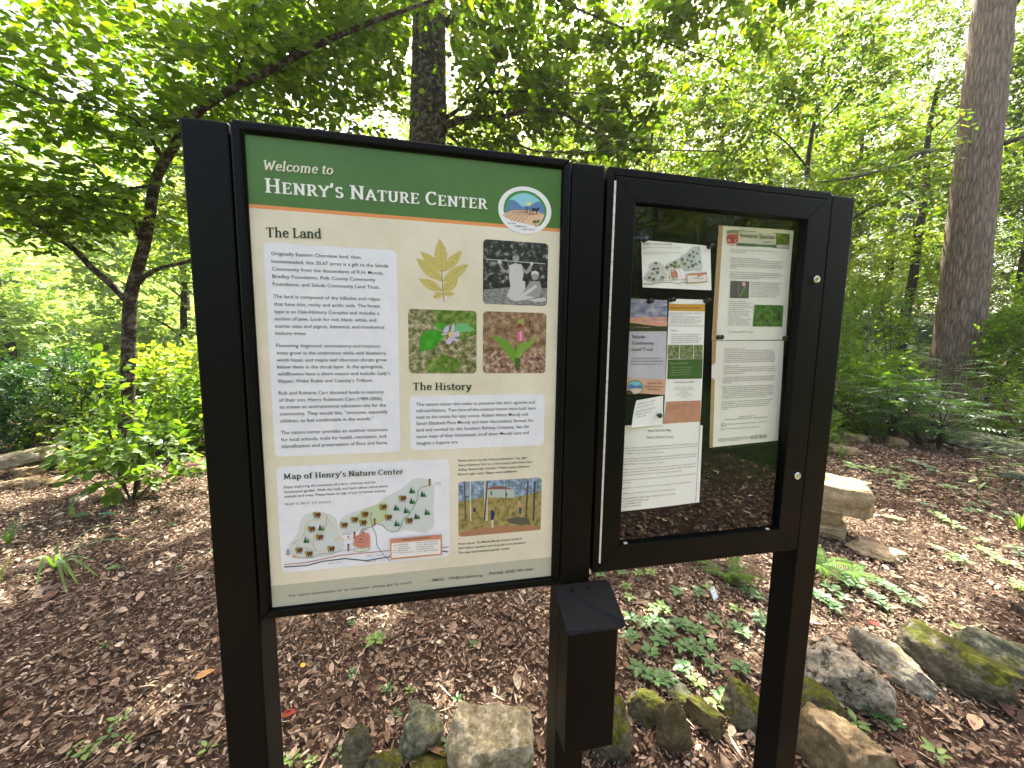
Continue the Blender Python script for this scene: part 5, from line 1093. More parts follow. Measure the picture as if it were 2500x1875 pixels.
def twigs(parent, ends, r=.003, mat=None, name='twigs'):
    a, b_ = ends; n = len(a); paths = []
    d = b_-a; nrm = unit(np.cross(d, [0, 0, 1.])); up = unit(np.cross(nrm, d))
    # three sided tapered twigs, all in one mesh
    V = np.zeros((n, 6, 3))
    for k in range(3):
        o_ = (nrm*math.cos(k*2.094)+up*math.sin(k*2.094))
        V[:, k] = a+o_*r; V[:, 3+k] = b_+o_*r*.35
    base = np.arange(n)[:, None]*6
    F_ = [base+np.array([[0, 1, 4, 3]]), base+np.array([[1, 2, 5, 4]]), base+np.array([[2, 0, 3, 5]])]
    o = link(name, mesh_np(name, V.reshape(-1, 3)-np.array(parent.location), F_, mat or MAT['twig']), parent); o['kind'] = 'stuff'; return o

def pts_at(lst):                     # (u, v, depth plane y)
    return [aty(u, v, y) for u, v, y in lst]
def along(paths, n, spread, jit=.25):
    """spray bases near branch paths, pointing away from them"""
    bs, ds = [], []
    tot = [len(p) for p in paths]
    for _ in range(n):
        p = paths[rng.integers(len(paths))]; t = rng.uniform(.15, 1)*(len(p)-1); i = min(int(t), len(p)-2); q = p[i]+(p[i+1]-p[i])*(t-i)
        a = rng.uniform(0, 2*np.pi); d = np.array([math.cos(a), math.sin(a), rng.uniform(-.25, .35)])
        b_ = q+d*rng.uniform(0, spread); bs.append(b_); ds.append(d+rng.normal(size=3)*jit)
    return np.array(bs), np.array(ds)
def cat_arr(*L_): return tuple(np.concatenate([a[i] for a in L_]) for i in range(len(L_[0])))

def clear(lv, fn, left):
    ok, z, u, v = inview(lv[0]); k_ = ~(fn(lv[0], u, v) & (rng.random(len(u)) > left)); return tuple(a[k_] for a in lv)
SUNZ = [(3.6, 1.4, 1.5, .9, .06), (2.6, 2.3, .9, .6, .25), (-2.6, 3.4, 1.3, .5, .2), (1.15, .95, .32, .22, .25), (.55, .7, .22, .14, .3), (2.2, .75, .5, .3, .3), (-3.2, 2.6, .9, .5, .5), (5.6, 3.0, 1.2, .8, .3)]
SUNZ += [(rng.uniform(-3.2, 3.2), rng.uniform(.25, 3.8), rng.uniform(.07, .3), rng.uniform(.05, .2), .06) for _ in range(46)]
def shadow_xy(P): t_ = (P[:, 2])/sd.z; return P[:, 0]-sd.x*t_, P[:, 1]-sd.y*t_
def sungap(lv, k=1.):
    x, y = shadow_xy(lv[0]); keep = np.ones(len(x), bool); wob = .25*np.sin(x*5+np.sin(y*7))+.2*np.sin(y*9+x*3)
    for cx, cy, rx_, ry_, left in SUNZ: keep &= ~((((x-cx)/rx_)**2+((y-cy)/ry_)**2 < 1+wob) & (rng.random(len(x)) > left*k))
    return tuple(a[keep] for a in lv)
def near_path(path, px, left):
    q = np.array([inview(np.array([p_]))[2:4] for p_ in path])[:, :, 0]; ds_ = np.array([depth(p_) for p_ in path])
    def f(P, u, v):
        d = np.hypot(u[:, None]-q[None, :, 0], v[:, None]-q[None, :, 1]); i = d.argmin(1); return (d.min(1) < px) & (((P-EYE) @ FWD) < ds_[i]+.05)
    return f, left
front2 = lambda P, u, v: (P[:, 1] < 5.1) & (u > 990) & (u < 1105) & (v > 30) & (v < 420)
# --- small forked tree left of the sign
t1b = aty(306, 1140, 4.0); t1 = empty('understory_tree', (t1b[0], t1b[1], 0), 'small forked understory tree left of the sign with a long limb arching over it', 'tree')
ld = pts_at([(306, 1150, 4.0), (310, 1000, 4.0), (314, 860, 4.0), (318, 735, 4.0), (330, 680, 3.98), (352, 600, 3.95), (364, 540, 3.9), (374, 470, 3.85), (388, 420, 3.8), (418, 370, 3.7), (445, 322, 3.6), (475, 280, 3.5), (560, 222, 3.4), (680, 160, 3.3), (800, 98, 3.2), (940, 42, 3.1), (1060, 0, 3.0)])
ld[0][2] = -.1
trunk_obj(t1, ld, [.075, .064, .06, .057, .053, .05, .046, .045, .042, .04, .038, .036, .034, .03, .026, .02, .012], MAT['bark_l'], n=60, sides=12)
limbs1 = [([(316, 742, 4.0), (272, 694, 3.95), (225, 655, 3.9), (181, 608, 3.85), (131, 578, 3.8), (70, 535, 3.7), (0, 486, 3.6), (-120, 430, 3.5)], .036, .012),
          ([(326, 700, 4.0), (353, 676, 3.9), (389, 655, 3.8), (463, 637, 3.65), (540, 600, 3.5), (640, 520, 3.4)], .026, .01),
          ([(378, 452, 3.85), (300, 462, 3.7), (227, 465, 3.6), (120, 480, 3.45), (0, 486, 3.3)], .014, .006),
          ([(352, 600, 3.95), (330, 520, 4.1), (260, 440, 4.3), (200, 360, 4.5)], .02, .008),
          ([(400, 395, 3.75), (340, 300, 3.5), (250, 265, 3.3), (120, 240, 3.1), (0, 190, 2.9)], .018, .006),
          ([(350, 610, 3.95), (322, 535, 3.8), (290, 520, 3.7)], .022, .008),
          ([(700, 150, 3.3), (760, 50, 3.5), (850, 48, 3.6), (900, 60, 3.7)], .012, .005),
          ([(560, 222, 3.4), (600, 120, 3.2), (620, 0, 3.0)], .014, .006),
          ([(452, 310, 3.55), (420, 200, 3.9), (330, 90, 4.2)], .02, .006)]
paths1 = [smooth_path(ld, 40)[18:]]
for q, r0, r1 in limbs1:
    P_ = pts_at(q); trunk_obj(t1, P_, [r0, (r0+r1)/2, r1], MAT['bark_l'], 'branch', 8, 18); paths1.append(smooth_path(P_, 12))
bs, ds = along(paths1, 620, .55)
c_ = aty(330, 160, 3.6); b2 = spray_points(c_, (2.1, 1.3, .85), 560); d2 = np.c_[rng.normal(size=(560, 2)), rng.normal(size=560)*.2]
c_ = aty(820, 60, 3.7); b3 = spray_points(c_, (1.7, 1.0, .75), 380); d3 = np.c_[rng.normal(size=(380, 2)), rng.normal(size=380)*.2]
c_ = aty(60, 480, 3.9); b4 = spray_points(c_, (1.1, .8, .35), 170); d4 = np.c_[rng.normal(size=(170, 2)), rng.normal(size=170)*.2]
bs = np.concatenate([bs, b2, b3, b4]); ds = np.concatenate([ds, d2, d3, d4])
# leave the window under the crown open, where the far wood shows
_, zz, uu, vv = inview(bs); low = (vv > 560-np.clip((uu-330)*.4, -60, 60)) & (uu > -50) & (uu < 470); keep = ~(low & (rng.random(len(bs)) > .06)) & (bs[:, 1] > 1.6); bs, ds = bs[keep], ds[keep]
lv, tw = twig_sprays(bs, ds, .44, 9, .098, .058); lv = sungap(lv); lv = clear(lv, *near_path(smooth_path(ld, 90)[20:], 17, .25)); lv = clear(lv, front2, .05); lv = clear(lv, lambda P, u, v: (v > 600-np.clip((u-300)*.3, -40, 90)) & (u < 480), .04); crown(t1, lv, MAT['leaf_l'], 300, wt=.56); twigs(t1, tw, .0028)

# --- big tree behind the sign
t2b = aty(1046, 400, 5.0); t2 = empty('maple_tree', (t2b[0], 5.0, 0), 'large dark trunked tree directly behind the sign, bark patched with pale lichen', 'tree')
x2 = aty(1048, 300, 5.0)[0]; trunk_obj(t2, [(x2+.02, 5, -.2), (x2, 5, 1.2), (x2, 5, 2.6), (x2-.01, 5, 4.2), (x2+.02, 5.05, 6.5), (x2+.1, 5.1, 9.0)], [.36, .31, .285, .27, .23, .15], MAT['bark_c'], n=50, sides=24, wob=.07)
limbs2 = [([(1072, 316, 4.85), (1105, 300, 4.7), (1146, 289, 4.6), (1225, 286, 4.4), (1316, 264, 4.2), (1420, 300, 4.0), (1500, 360, 3.9)], .06, .01),
          ([(1085, 290, 4.9), (1117, 268, 4.8), (1168, 217, 4.7), (1218, 145, 4.5), (1260, 60, 4.4)], .032, .01),
          ([(1088, 322, 4.85), (1120, 351, 4.7), (1160, 400, 4.6)], .03, .012),
          ([(1168, 225, 4.6), (1240, 224, 4.5), (1330, 222, 4.3), (1450, 230, 4.0)], .02, .008),
          ([(1020, 20, 4.9), (969, 33, 4.7), (930, 60, 4.5), (860, 110, 4.2)], .05, .02),
          ([(1085, 60, 5.0), (1250, -60, 4.6), (1500, -80, 4.2), (1800, -40, 3.8)], .06, .02),
          ([(1200, 290, 4.4), (1280, 360, 4.2), (1390, 372, 4.0), (1560, 365, 3.8), (1760, 370, 3.6)], .018, .007),
          ([(1360, 0, 4.2), (1500, 60, 4.0), (1640, 110, 3.8), (1760, 150, 3.6)], .016, .006)]
paths2 = []
for q, r0, r1 in limbs2:
    P_ = pts_at(q); trunk_obj(t2, P_, [r0, (r0+r1)/2, r1], MAT['bark_c'], 'branch', 8, 18, wob=.05); paths2.append(smooth_path(P_, 12))
bs, ds = along(paths2, 560, .6)
for (u, v, y, rad, n) in ((1350, 120, 4.6, (1.9, 1.1, .9), 560), (1180, -150, 5.5, (2.4, 1.5, 1.1), 160), (850, 120, 5.2, (1.3, .8, .9), 200), (1740, 60, 4.2, (1.3, .9, .8), 300), (1500, 60, 7.5, (3.0, 1.0, 1.6), 420), (650, 100, 7.5, (3.2, 1.0, 1.8), 420), (1550, 330, 4.6, (1.0, .7, .3), 160)):
    b2 = spray_points(aty(u, v, y), rad, n); bs = np.concatenate([bs, b2]); ds = np.concatenate([ds, np.c_[rng.normal(size=(n, 2)), rng.normal(size=n)*.2]])
_, zz, uu, vv = inview(bs); keep = (bs[:, 1] > 2.2) & ~((bs[:, 1] < 5.2) & (uu > 985) & (uu < 1110) & (vv > 20) & (rng.random(len(bs)) > .03)); bs, ds = bs[keep], ds[keep]
lv, tw = twig_sprays(bs, ds, .40, 8, .112, .078)
lv = sungap(lv); lv = clear(lv, *near_path(paths2[0], 14, .3)); lv = clear(lv, front2, .05); crown(t2, lv, MAT['leaf_c'], 300, shape=LANCE, wt=.66); twigs(t2, tw, .0028)

# --- big trunk at the right
t3y = 5.6; pb, pt_ = aty(2352, 700, t3y), aty(2427, 10, t3y)
t3 = empty('oak_tree', (pb[0], t3y, 0), 'thick grey ridged trunk rising at the right edge of the view', 'tree')
dx = (pt_[0]-pb[0])/(pt_[2]-pb[2]); X3 = lambda z: pb[0]+dx*(z-pb[2])
trunk_obj(t3, [(X3(-.3), t3y, -.3), (X3(.6), t3y, .6), (X3(2), t3y, 2), (X3(4), t3y, 4), (X3(6.5), t3y, 6.5), (X3(9.5), t3y, 9.5)], [.62, .46, .40, .37, .34, .28], MAT['bark_r'], n=54, sides=30, wob=.05)
limbs3 = [([(2330, 365, 5.5), (2250, 372, 5.2), (2190, 400, 4.9), (2100, 430, 4.6), (2000, 445, 4.3)], .04, .012), ([(2450, 350, 5.6), (2500, 335, 5.4), (2600, 300, 5.0)], .06, .03), ([(2345, 290, 5.5), (2290, 350, 5.2), (2210, 460, 4.9)], .02, .008), ([(2440, 60, 5.6), (2520, -40, 5.2)], .05, .03)]
paths3 = []
for q, r0, r1 in limbs3:
    P_ = pts_at(q); trunk_obj(t3, P_, [r0, (r0+r1)/2, r1], MAT['bark_d'], 'branch', 8, 16); paths3.append(smooth_path(P_, 12))
bs, ds = along(paths3, 170, .5)
for (u, v, y, rad, n) in ((2330, 40, 8.0, (3.0, 1.4, 2.0), 620), (2000, 60, 6.6, (1.9, 1.0, .9), 260), (2550, 200, 6.8, (1.2, .8, 1.4), 300), (1700, -40, 8.5, (2.6, 1.2, 1.4), 420), (1800, 200, 10.0, (2.4, 1.0, 1.6), 320), (2100, 100, 9.5, (3.6, 1.2, 2.6), 600)):
    b2 = spray_points(aty(u, v, y), rad, n); bs = np.concatenate([bs, b2]); ds = np.concatenate([ds, np.c_[rng.normal(size=(n, 2)), rng.normal(size=n)*.2]])
_, zz, uu, vv = inview(bs); keep = (bs[:, 1] > 2.6) & ~((bs[:, 1] < t3y+.6) & (uu > 2290) & (uu < 2490)); bs, ds = bs[keep], ds[keep]
lv, tw = twig_sprays(bs, ds, .42, 9, .11, .06); lv = sungap(lv); crown(t3, lv, MAT['leaf_b'], 200, wt=.5); twigs(t3, tw, .003)

# --- background trees: four crown meshes shared by many individuals
def crown_mesh(seed, rx, rz, n, L, W, mat, nm='crown', nl=8):
    global rng
    keep = rng; rng = np.random.default_rng(seed)
    cs = spray_points((0, 0, 0), (rx, rx, rz), 26, .35)
    k = n//26; bs = np.concatenate([spray_points(c, (rx*.36, rx*.36, rz*.22), k) for c in cs]); ds = np.c_[rng.normal(size=(len(bs), 2)), rng.normal(size=len(bs))*.2]
    (P, D, Nn, L_, W_), tw = twig_sprays(bs, ds, .6, nl, L, W)
    V, Fs = leaves(P, D, Nn, L_, W_, .15); me = mesh_np(nm, V, Fs, mat); rng = keep; return me
CM = [crown_mesh(50+i, r, z, 780, .15, .085, MAT['leaf_b']) for i, (r, z) in enumerate(((2.4, 2.6), (2.8, 2.2), (2.1, 3.2), (3.0, 2.6)))]
CMY = [crown_mesh(60+i, r, z, 780, .15, .085, MAT['leaf_y']) for i, (r, z) in enumerate(((2.4, 2.6), (2.6, 2.2)))]
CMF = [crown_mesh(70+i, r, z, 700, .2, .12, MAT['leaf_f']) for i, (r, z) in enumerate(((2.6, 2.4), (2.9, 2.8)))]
def trunk_mesh(r, h, seed, mat):
    rr = random.Random(seed); pts = [(0, 0, -.4)]; x = y = 0
    for i in range(1, 7): x += rr.uniform(-.12, .12)*h/7; y += rr.uniform(-.12, .12)*h/7; pts.append((x, y, h*i/6))
    P = smooth_path(pts, 20); rad = np.linspace(r*1.15, r*.4, 20); paths = [(P, rad)]
    for i in range(5):
        k = rr.randint(8, 18); a = rr.uniform(0, 6.28); L_ = rr.uniform(.8, 2.2); q = P[k]; paths.append((smooth_path([q, q+np.array([math.cos(a)*L_*.5, math.sin(a)*L_*.5, L_*.45]), q+np.array([math.cos(a)*L_, math.sin(a)*L_, L_*.7])], 6), np.linspace(rad[k]*.5, .012, 6)))
    V, Fs = tube(paths, 10); return mesh_np('trunk', V, Fs, mat, smooth=True)
TM = [trunk_mesh(r, h, i, MAT['bark_d']) for i, (r, h) in enumerate(((.09, 7.5), (.13, 9.), (.07, 6.), (.17, 10.)))]
def bg_tree(x, y, ti, cs, label, group='slender trees of the wood behind the sign', sc=1., cat='tree'):
    z = float(gz(x, y)); r = empty('forest_tree', (x, y, z), label, cat, group, rz=rng.uniform(0, 6.28))
    t = link('trunk', TM[ti], r); t.scale = (sc, sc, sc)
    for (ci, h, s) in cs:
        hx, hy = x-sd.x/sd.z*(h+z), y-sd.y/sd.z*(h+z)
        if 1.8 < hx < 7 and -.3 < hy < 3.8 and y < 14: h -= 1.6; s *= .7
        o = link('crown', (CM+CMY+CMF)[ci], r); o['kind'] = 'stuff'; o.location = (rng.uniform(-.4, .4), rng.uniform(-.4, .4), h); o.scale = (s, s, s*rng.uniform(.85, 1.1)); o.rotation_euler = (0, 0, rng.uniform(0, 6.28))
    return r
def px_tree(u, y, *a, **k): p = aty(u, 800, y); return bg_tree(p[0], y, *a, **k)
same = 'slender dark trunked tree in the leafy wood behind the sign'
px_tree(2218, 8.6, 1, [(1, 6.4, 1.0), (5, 3.6, .5)], 'thin forked trunk just left of the thick grey trunk')
px_tree(1918, 7.4, 0, [(0, 5.6, .9), (2, 3.9, .55)], 'dark slim trunk rising above the top right corner of the glazed cabinet')
px_tree(2500, 7.0, 3, [(2, 7.2, 1.0), (3, 4.4, .75)], 'dark ivy covered trunk at the far right edge, lower half hidden by bushes')
px_tree(1560, 9.5, 0, [(3, 6.3, 1.), (4, 4.5, .6)], 'slim trunk glimpsed above the middle post through yellow green leaves')
k = 0
LB = ['background tree with leaves showing above the right half of the info panel', 'background tree between the arching limb and the dark trunk', 'background tree seen through the arching limb of the forked tree', 'yellow green background tree above the middle of the glazed cabinet',
      'yellow green background tree above the right part of the cabinet', 'background tree between the thin forked trunk and the thick grey trunk', 'background tree at the right edge behind the thick grey trunk', 'background tree just outside the right edge of the view', 'yellow green tree deep in the wood above the right post',
      'tree deep in the wood above the cabinet door', 'tree deep in the wood above the middle post', 'tree deep in the wood just right of the lichen patched trunk', 'tree deep in the wood beyond the thick grey trunk', 'tree deep in the wood outside the right edge of the view', 'tree deep in the wood left of the lichen patched trunk',
      'pale background tree behind the fork of the small tree', 'farthest yellow green tree above the right post', 'farthest yellow green tree behind the thin forked trunk', 'farthest tree behind the right edge of the view', 'farthest tree above the cabinet, left part', 'farthest tree above the info panel, right corner']
for (u, y, ti, cs) in ((1300, 11, 1, [(0, 6.2, 1.), (1, 4.2, .7)]), (900, 12, 2, [(1, 5.8, 1.), (4, 3.6, .7)]), (620, 13, 1, [(2, 6.6, 1.1), (3, 8.6, .9)]), (1750, 12, 3, [(5, 5.2, 1.), (0, 8.2, 1.)]),
                       (2050, 12.5, 1, [(4, 4.4, .9), (2, 7.6, 1.)]), (2350, 13, 3, [(0, 5.4, 1.), (3, 9.0, 1.1)]), (2650, 12, 1, [(1, 5.5, 1.2), (5, 8.6, 1.)]), (2900, 10, 0, [(2, 6, 1.2)]), (2150, 17, 3, [(5, 4.2, 1.2), (4, 8.2, 1.3)]),
                       (1850, 18, 1, [(1, 5.6, 1.2), (5, 9.5, 1.2)]), (1500, 17, 3, [(3, 5.6, 1.2), (2, 9.6, 1.2)]), (1150, 18, 1, [(0, 6., 1.3), (4, 9., 1.2)]), (2500, 18, 3, [(5, 4.6, 1.3), (3, 9, 1.4)]), (2850, 19, 1, [(2, 5., 1.4), (0, 9.5, 1.4)]),
                       (800, 20, 3, [(3, 5.6, 1.4), (1, 9.6, 1.3)]), (450, 19, 1, [(6, 7.2, 1.2), (7, 10., 1.2)]), (2000, 25, 3, [(4, 5, 1.6), (2, 9.5, 1.6)]), (2300, 26, 1, [(5, 5, 1.6), (5, 9.6, 1.6)]), (2650, 27, 3, [(0, 5, 1.7), (4, 10, 1.6)]), (1650, 26, 1, [(4, 5.4, 1.6), (0, 10, 1.6)]), (1250, 27, 3, [(1, 6, 1.7), (5, 11, 1.6)])):
    px_tree(u, y, ti, cs, LB[k], sc=1+.03*(y-10)); k += 1
# wood at the viewer's back, seen mirrored in the cabinet glass
for i, (x, y) in enumerate(((-8, -17), (-4, -19), (0, -18), (3.5, -20), (7, -17.5), (11, -16), (15, -19), (-12, -15), (1.5, -24), (8, -24), (-5, -25), (18, -14), (21, -20), (13, -25), (8.5, -12.5), (11, -11), (13.5, -12.5), (16, -10.5), (18.5, -13), (6, -13.5))):
    bg_tree(x, y, 3 if i % 2 else 1, [(i % 4, 5.0, 1.25), ((i+2) % 4, 2.6, .95)], 'tree behind the viewer mirrored faintly in the cabinet glass', 'trees across the lawn behind the viewer')
# far wooded hillside
def far_wood():
    n = 64000; x = rng.uniform(-100, 30, n); y = rng.uniform(24, 78, n); u_ = rng.random(n)
    # crowns: cells of tree tops above the slope
    cx = rng.uniform(-100, 10, 620); cy = rng.uniform(22, 80, 620); cr_ = rng.uniform(2.2, 4.4, 620); hh = rng.uniform(3, 12, 620)
    i = rng.integers(0, 620, n); d = randdir(n); r = cr_[i]*rng.uniform(.7, 1, n)**.5
    P = np.stack([cx[i]+d[:, 0]*r, cy[i]+d[:, 1]*r, gz(cx[i], cy[i])+hh[i]+d[:, 2]*r*1.5], -1)
    low = rng.random(n) < .25; P[low, 2] = gz(P[low, 0], P[low, 1])+rng.uniform(0, 5, low.sum())
    D = randdir(n); D[:, 2] *= .4; Nn = rng.normal(size=(n, 3))*.5+np.array([0, -.2, 1]); L = rng.uniform(.3, .7, n)*np.clip(P[:, 1]/45, .6, 1.4)
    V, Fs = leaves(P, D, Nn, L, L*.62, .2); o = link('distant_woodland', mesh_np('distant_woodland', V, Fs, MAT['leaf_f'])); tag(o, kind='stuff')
    o['label'] = 'pale woodland on the far hillside, haze put into its leaf colour'
far_wood()
def wood_ring():
    n = 120000; m = 900; cx = rng.uniform(-24, 58, m); cy = rng.uniform(13.5, 44, m); cr_ = rng.uniform(1.6, 3.4, m); hh = np.where(rng.random(m) < .5, rng.uniform(.2, 3.5, m), rng.uniform(3, 22, m)); lw_ = (cx < 2-.32*cy); cx = np.where(lw_, rng.uniform(2, 50, m), cx)
    i = rng.integers(0, m, n); d = randdir(n); r = cr_[i]*rng.uniform(.6, 1, n)**.5
    P = np.stack([cx[i]+d[:, 0]*r, cy[i]+d[:, 1]*r, gz(cx[i], cy[i])+hh[i]+d[:, 2]*r*.8], -1)
    D = randdir(n); D[:, 2] *= .4; Nn = rng.normal(size=(n, 3))*.5+np.array([0, -.2, 1]); L = rng.uniform(.16, .34, n)*np.clip(P[:, 1]/22, .8, 1.8)
    V, Fs = leaves(P, D, Nn, L, L*.6, .2); o = link('deep_woodland', mesh_np('deep_woodland', V, Fs, MAT['leaf_b'])); tag(o, 'deep leafy wood that closes the view behind the sign', kind='stuff')
wood_ring()
for i, (u, y) in enumerate(((20, 24), (150, 30), (245, 26), (395, 34), (462, 29), (70, 38), (-60, 30), (300, 44))):
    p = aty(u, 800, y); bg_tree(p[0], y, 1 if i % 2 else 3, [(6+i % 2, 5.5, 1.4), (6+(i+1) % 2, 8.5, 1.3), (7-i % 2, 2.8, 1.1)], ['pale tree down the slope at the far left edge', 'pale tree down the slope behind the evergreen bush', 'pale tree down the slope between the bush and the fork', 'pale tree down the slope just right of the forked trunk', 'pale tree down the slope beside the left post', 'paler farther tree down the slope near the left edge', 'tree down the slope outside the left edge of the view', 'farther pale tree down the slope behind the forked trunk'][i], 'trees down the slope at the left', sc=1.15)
# ================================================================== SHRUBS AND LOW PLANTS
def G0(u, v):
    P = atz(u, v, 0.); z = float(gz(P[0], P[1]))
    P = atz(u, v, z); z = float(gz(P[0], P[1])); return atz(u, v, z)
def blob_shrub(name, base, c, rad, n, nl, L, W, mat, label, cat='shrub', shape=OVAL, stems=7, shell=.3, tw_len=.3, single=0):
    r = empty(name, base, label, cat)
    bs = spray_points(np.array(base)+np.array(c), rad, n, shell); ctr = np.array(base)+np.array(c)*[1, 1, .5]; ds = (bs-ctr)+rng.normal(size=(n, 3))*.4
    bs = bs[bs[:, 2] > base[2]+.03]; ds = ds[:len(bs)]
    lv, tw = twig_sprays(bs, ds, tw_len, nl, L, W, up_tilt=.4); crown(r, lv, mat, single, shape=shape, wt=W/L*1.05, name='foliage'); twigs(r, tw, .0016)
    paths = []
    for i in range(stems):
        e = np.array(c)+rng.normal(size=3)*np.array(rad)*.35; m = e*.5+rng.normal(size=3)*.06*np.array(rad); paths.append((smooth_path([(0, 0, -.05), m, e], 8), np.linspace(.010*max(rad), .003, 8)+.002))
    V, Fs = tube(paths, 6); s = link('stems', mesh_np('stems', V, Fs, MAT['twig'], smooth=True), r); return r
# sapling in front of the small tree
b_ = G0(322, 1222); blob_shrub('sapling', b_, (.03, .1, .42), (.50, .40, .32), 74, 8, .09, .064, MAT['leaf_s'], 'bright green leafy sapling in front of the small forked tree, left of the sign', 'sapling', single=120, stems=9, shell=0., tw_len=.25)
b2_ = G0(300, 1190); blob_shrub('sapling', b2_, (-.05, .1, .98), (.36, .32, .33), 30, 8, .09, .066, MAT['leaf_s'], 'upper tuft of dark green sapling leaves against the small tree trunk', 'sapling', single=60, stems=4, shell=0., tw_len=.3)
b_ = G0(70, 1118); blob_shrub('evergreen_bush', b_, (-.1, .7, .55), (.85, .6, .75), 1300, 9, .052, .026, MAT['leaf_e'], 'dense dark evergreen bush at the left edge behind the grey slabs', tw_len=.24, shell=.55)
b_ = G0(-40, 1125); blob_shrub('evergreen_bush', b_, (-.3, .3, .4), (.5, .45, .5), 380, 8, .05, .024, MAT['leaf_e'], 'lower dark bush cut by the left edge of the picture', tw_len=.22, shell=.5)
for u, v, c, rad, n, m, l in ((235, 1100, (0, .8, .75), (.9, .6, .55), 240, 'leaf_y', 'yellow green bush between the dark evergreen and the small tree'),
    (395, 1090, (.1, 1.0, .9), (1.0, .7, .6), 300, 'leaf_y', 'glowing yellow green bush behind the small tree trunk'),
    (455, 1105, (0, .3, .55), (.35, .3, .5), 110, 'leaf_s', 'green bush beside the left post behind the arching grass'),
    (330, 1120, (0, .4, .35), (.9, .5, .3), 240, 'leaf_s', 'low green bush row behind the sapling'),
    (150, 1105, (.3, .3, .3), (.8, .4, .25), 200, 'leaf_y', 'low sunlit bush right behind the grey slabs'),
    (215, 1148, (.1, .1, .1), (.45, .25, .1), 70, 'leaf_y', 'knee high bright seedlings right of the grey slab')):
    blob_shrub('green_bush', G0(u, v), c, rad, n, 8, .085, .05, MAT[m], l, shell=0.)
def Gy(u, y): p = aty(u, 850, y); return np.array([p[0], y, float(gz(p[0], y))])
# right hand thicket
for u, v, c, rad, n, m, l in ((2135, 1070, (0, .5, .8), (.95, .6, .8), 380, 'leaf_s', 'dense green thicket bush just right of the cabinet post'),
    (2260, 1090, (0, .7, .75), (.8, .5, .7), 300, 'leaf_s', 'dense leaved bush at the foot of the thick grey trunk'),
    (2080, 1055, (0, 1.2, 1.6), (1.2, .8, 1.0), 420, 'leaf_s', 'tall sunny bush behind the top right corner of the cabinet'),
    (2440, 1010, (.2, .6, 1.3), (.9, .6, 1.1), 420, 'leaf_s', 'ivy like dark bush climbing between the grey trunk and the edge'),
    (2330, 1001, (-.05, -1.0, 1.75), (.5, .3, .45), 170, 'leaf_s', 'leafy sprays crossing the thick grey trunk'),
    (2340, 1001, (-.1, -.9, 1.35), (.75, .4, .75), 330, 'leaf_s', 'leafy bush in front of the thick grey trunk at mid height'),
    (2500, 1090, (.1, .3, .45), (.7, .4, .4), 260, 'leaf_s', 'light green weeds on the ledge at the right edge'),
    (2420, 1001, (.6, -.4, 2.0), (1.0, .5, 1.0), 380, 'leaf_s', 'tall leafy bush right of the thick grey trunk'),
    (2180, 1001, (0, .6, 1.7), (1.3, .7, 1.1), 520, 'leaf_s', 'tall dense bush left of the thick grey trunk, reaching above the sign corner'),
    (2020, 1001, (.1, .3, 1.2), (.8, .6, 1.0), 330, 'leaf_y', 'yellow green bush close behind the right post'),
    (2560, 1001, (0, -.6, 1.0), (1.0, .6, .9), 300, 'leaf_e', 'dark bush at the right edge under the ivy covered trunk'),
    (1700, 900, (0, 1.2, .7), (1.4, .7, .8), 300, 'leaf_s', 'bush hidden for the most part behind the cabinet'),
    (2010, 1100, (.1, .3, .25), (.5, .3, .22), 130, 'leaf_s', 'low bush beside the right post above the far stones')):
    blob_shrub('green_bush', G0(u, v) if v < 1000 or v > 1001 else Gy(u, 5.6), c, rad, n, 8, .075, .042, MAT[m], l, shell=.1)
# pinnate leaves: one frond mesh, copied as parts
def frond_mesh(name, npair, L, lw, ll, mat, droop=.25, taper=True, alt=0.):
    Ps, Ds, Ns, Ls, Ws = [], [], [], [], []
    for i in range(npair):
        t = (i+.8)/(npair+.3)
        for s in (-1, 1):
            tt = t+(.5*alt/npair if s > 0 else 0); p = np.array([tt*L, 0, -droop*L*tt*tt]); k = (math.sin(math.pi*min(1, tt*.9+.12))**.6 if taper else 1)
            Ps.append(p); Ds.append((.38, s*1., -.12)); Ns.append((0, 0, 1)); Ls.append(ll*k); Ws.append(lw*k)
    Ps.append(np.array([L*.98, 0, -droop*L*.96])); Ds.append((1, 0, -.4)); Ns.append((0, 0, 1)); Ls.append(ll*.9); Ws.append(lw)
    V, Fs = leaves(np.array(Ps), np.array(Ds, float), np.array(Ns, float)+rng.normal(size=(len(Ps), 3))*.12, np.array(Ls), np.array(Ws), .15, LANCE)
    tt = np.linspace(-.25, 1, 8); P = np.c_[tt*L, np.zeros(8), -droop*L*tt*np.abs(tt)]; V2, F2 = tube([(P, np.linspace(.004, .001, 8)*max(L, .3)/.5)], 4)
    V, Fs = join([(V, Fs), (V2, F2)]); return mesh_np(name, V, Fs, mat)
FR_SUM = [frond_mesh('frond', 8, .42, .035, .11, MAT['leaf_pin'], .22), frond_mesh('frond', 7, .36, .034, .10, MAT['leaf_pin'], .35)]
FR_FERN = [frond_mesh('frond', 17, .42, .022, .10, MAT['leaf_fern'], .38, alt=1), frond_mesh('frond', 15, .34, .02, .085, MAT['leaf_fern'], .25, alt=1)]
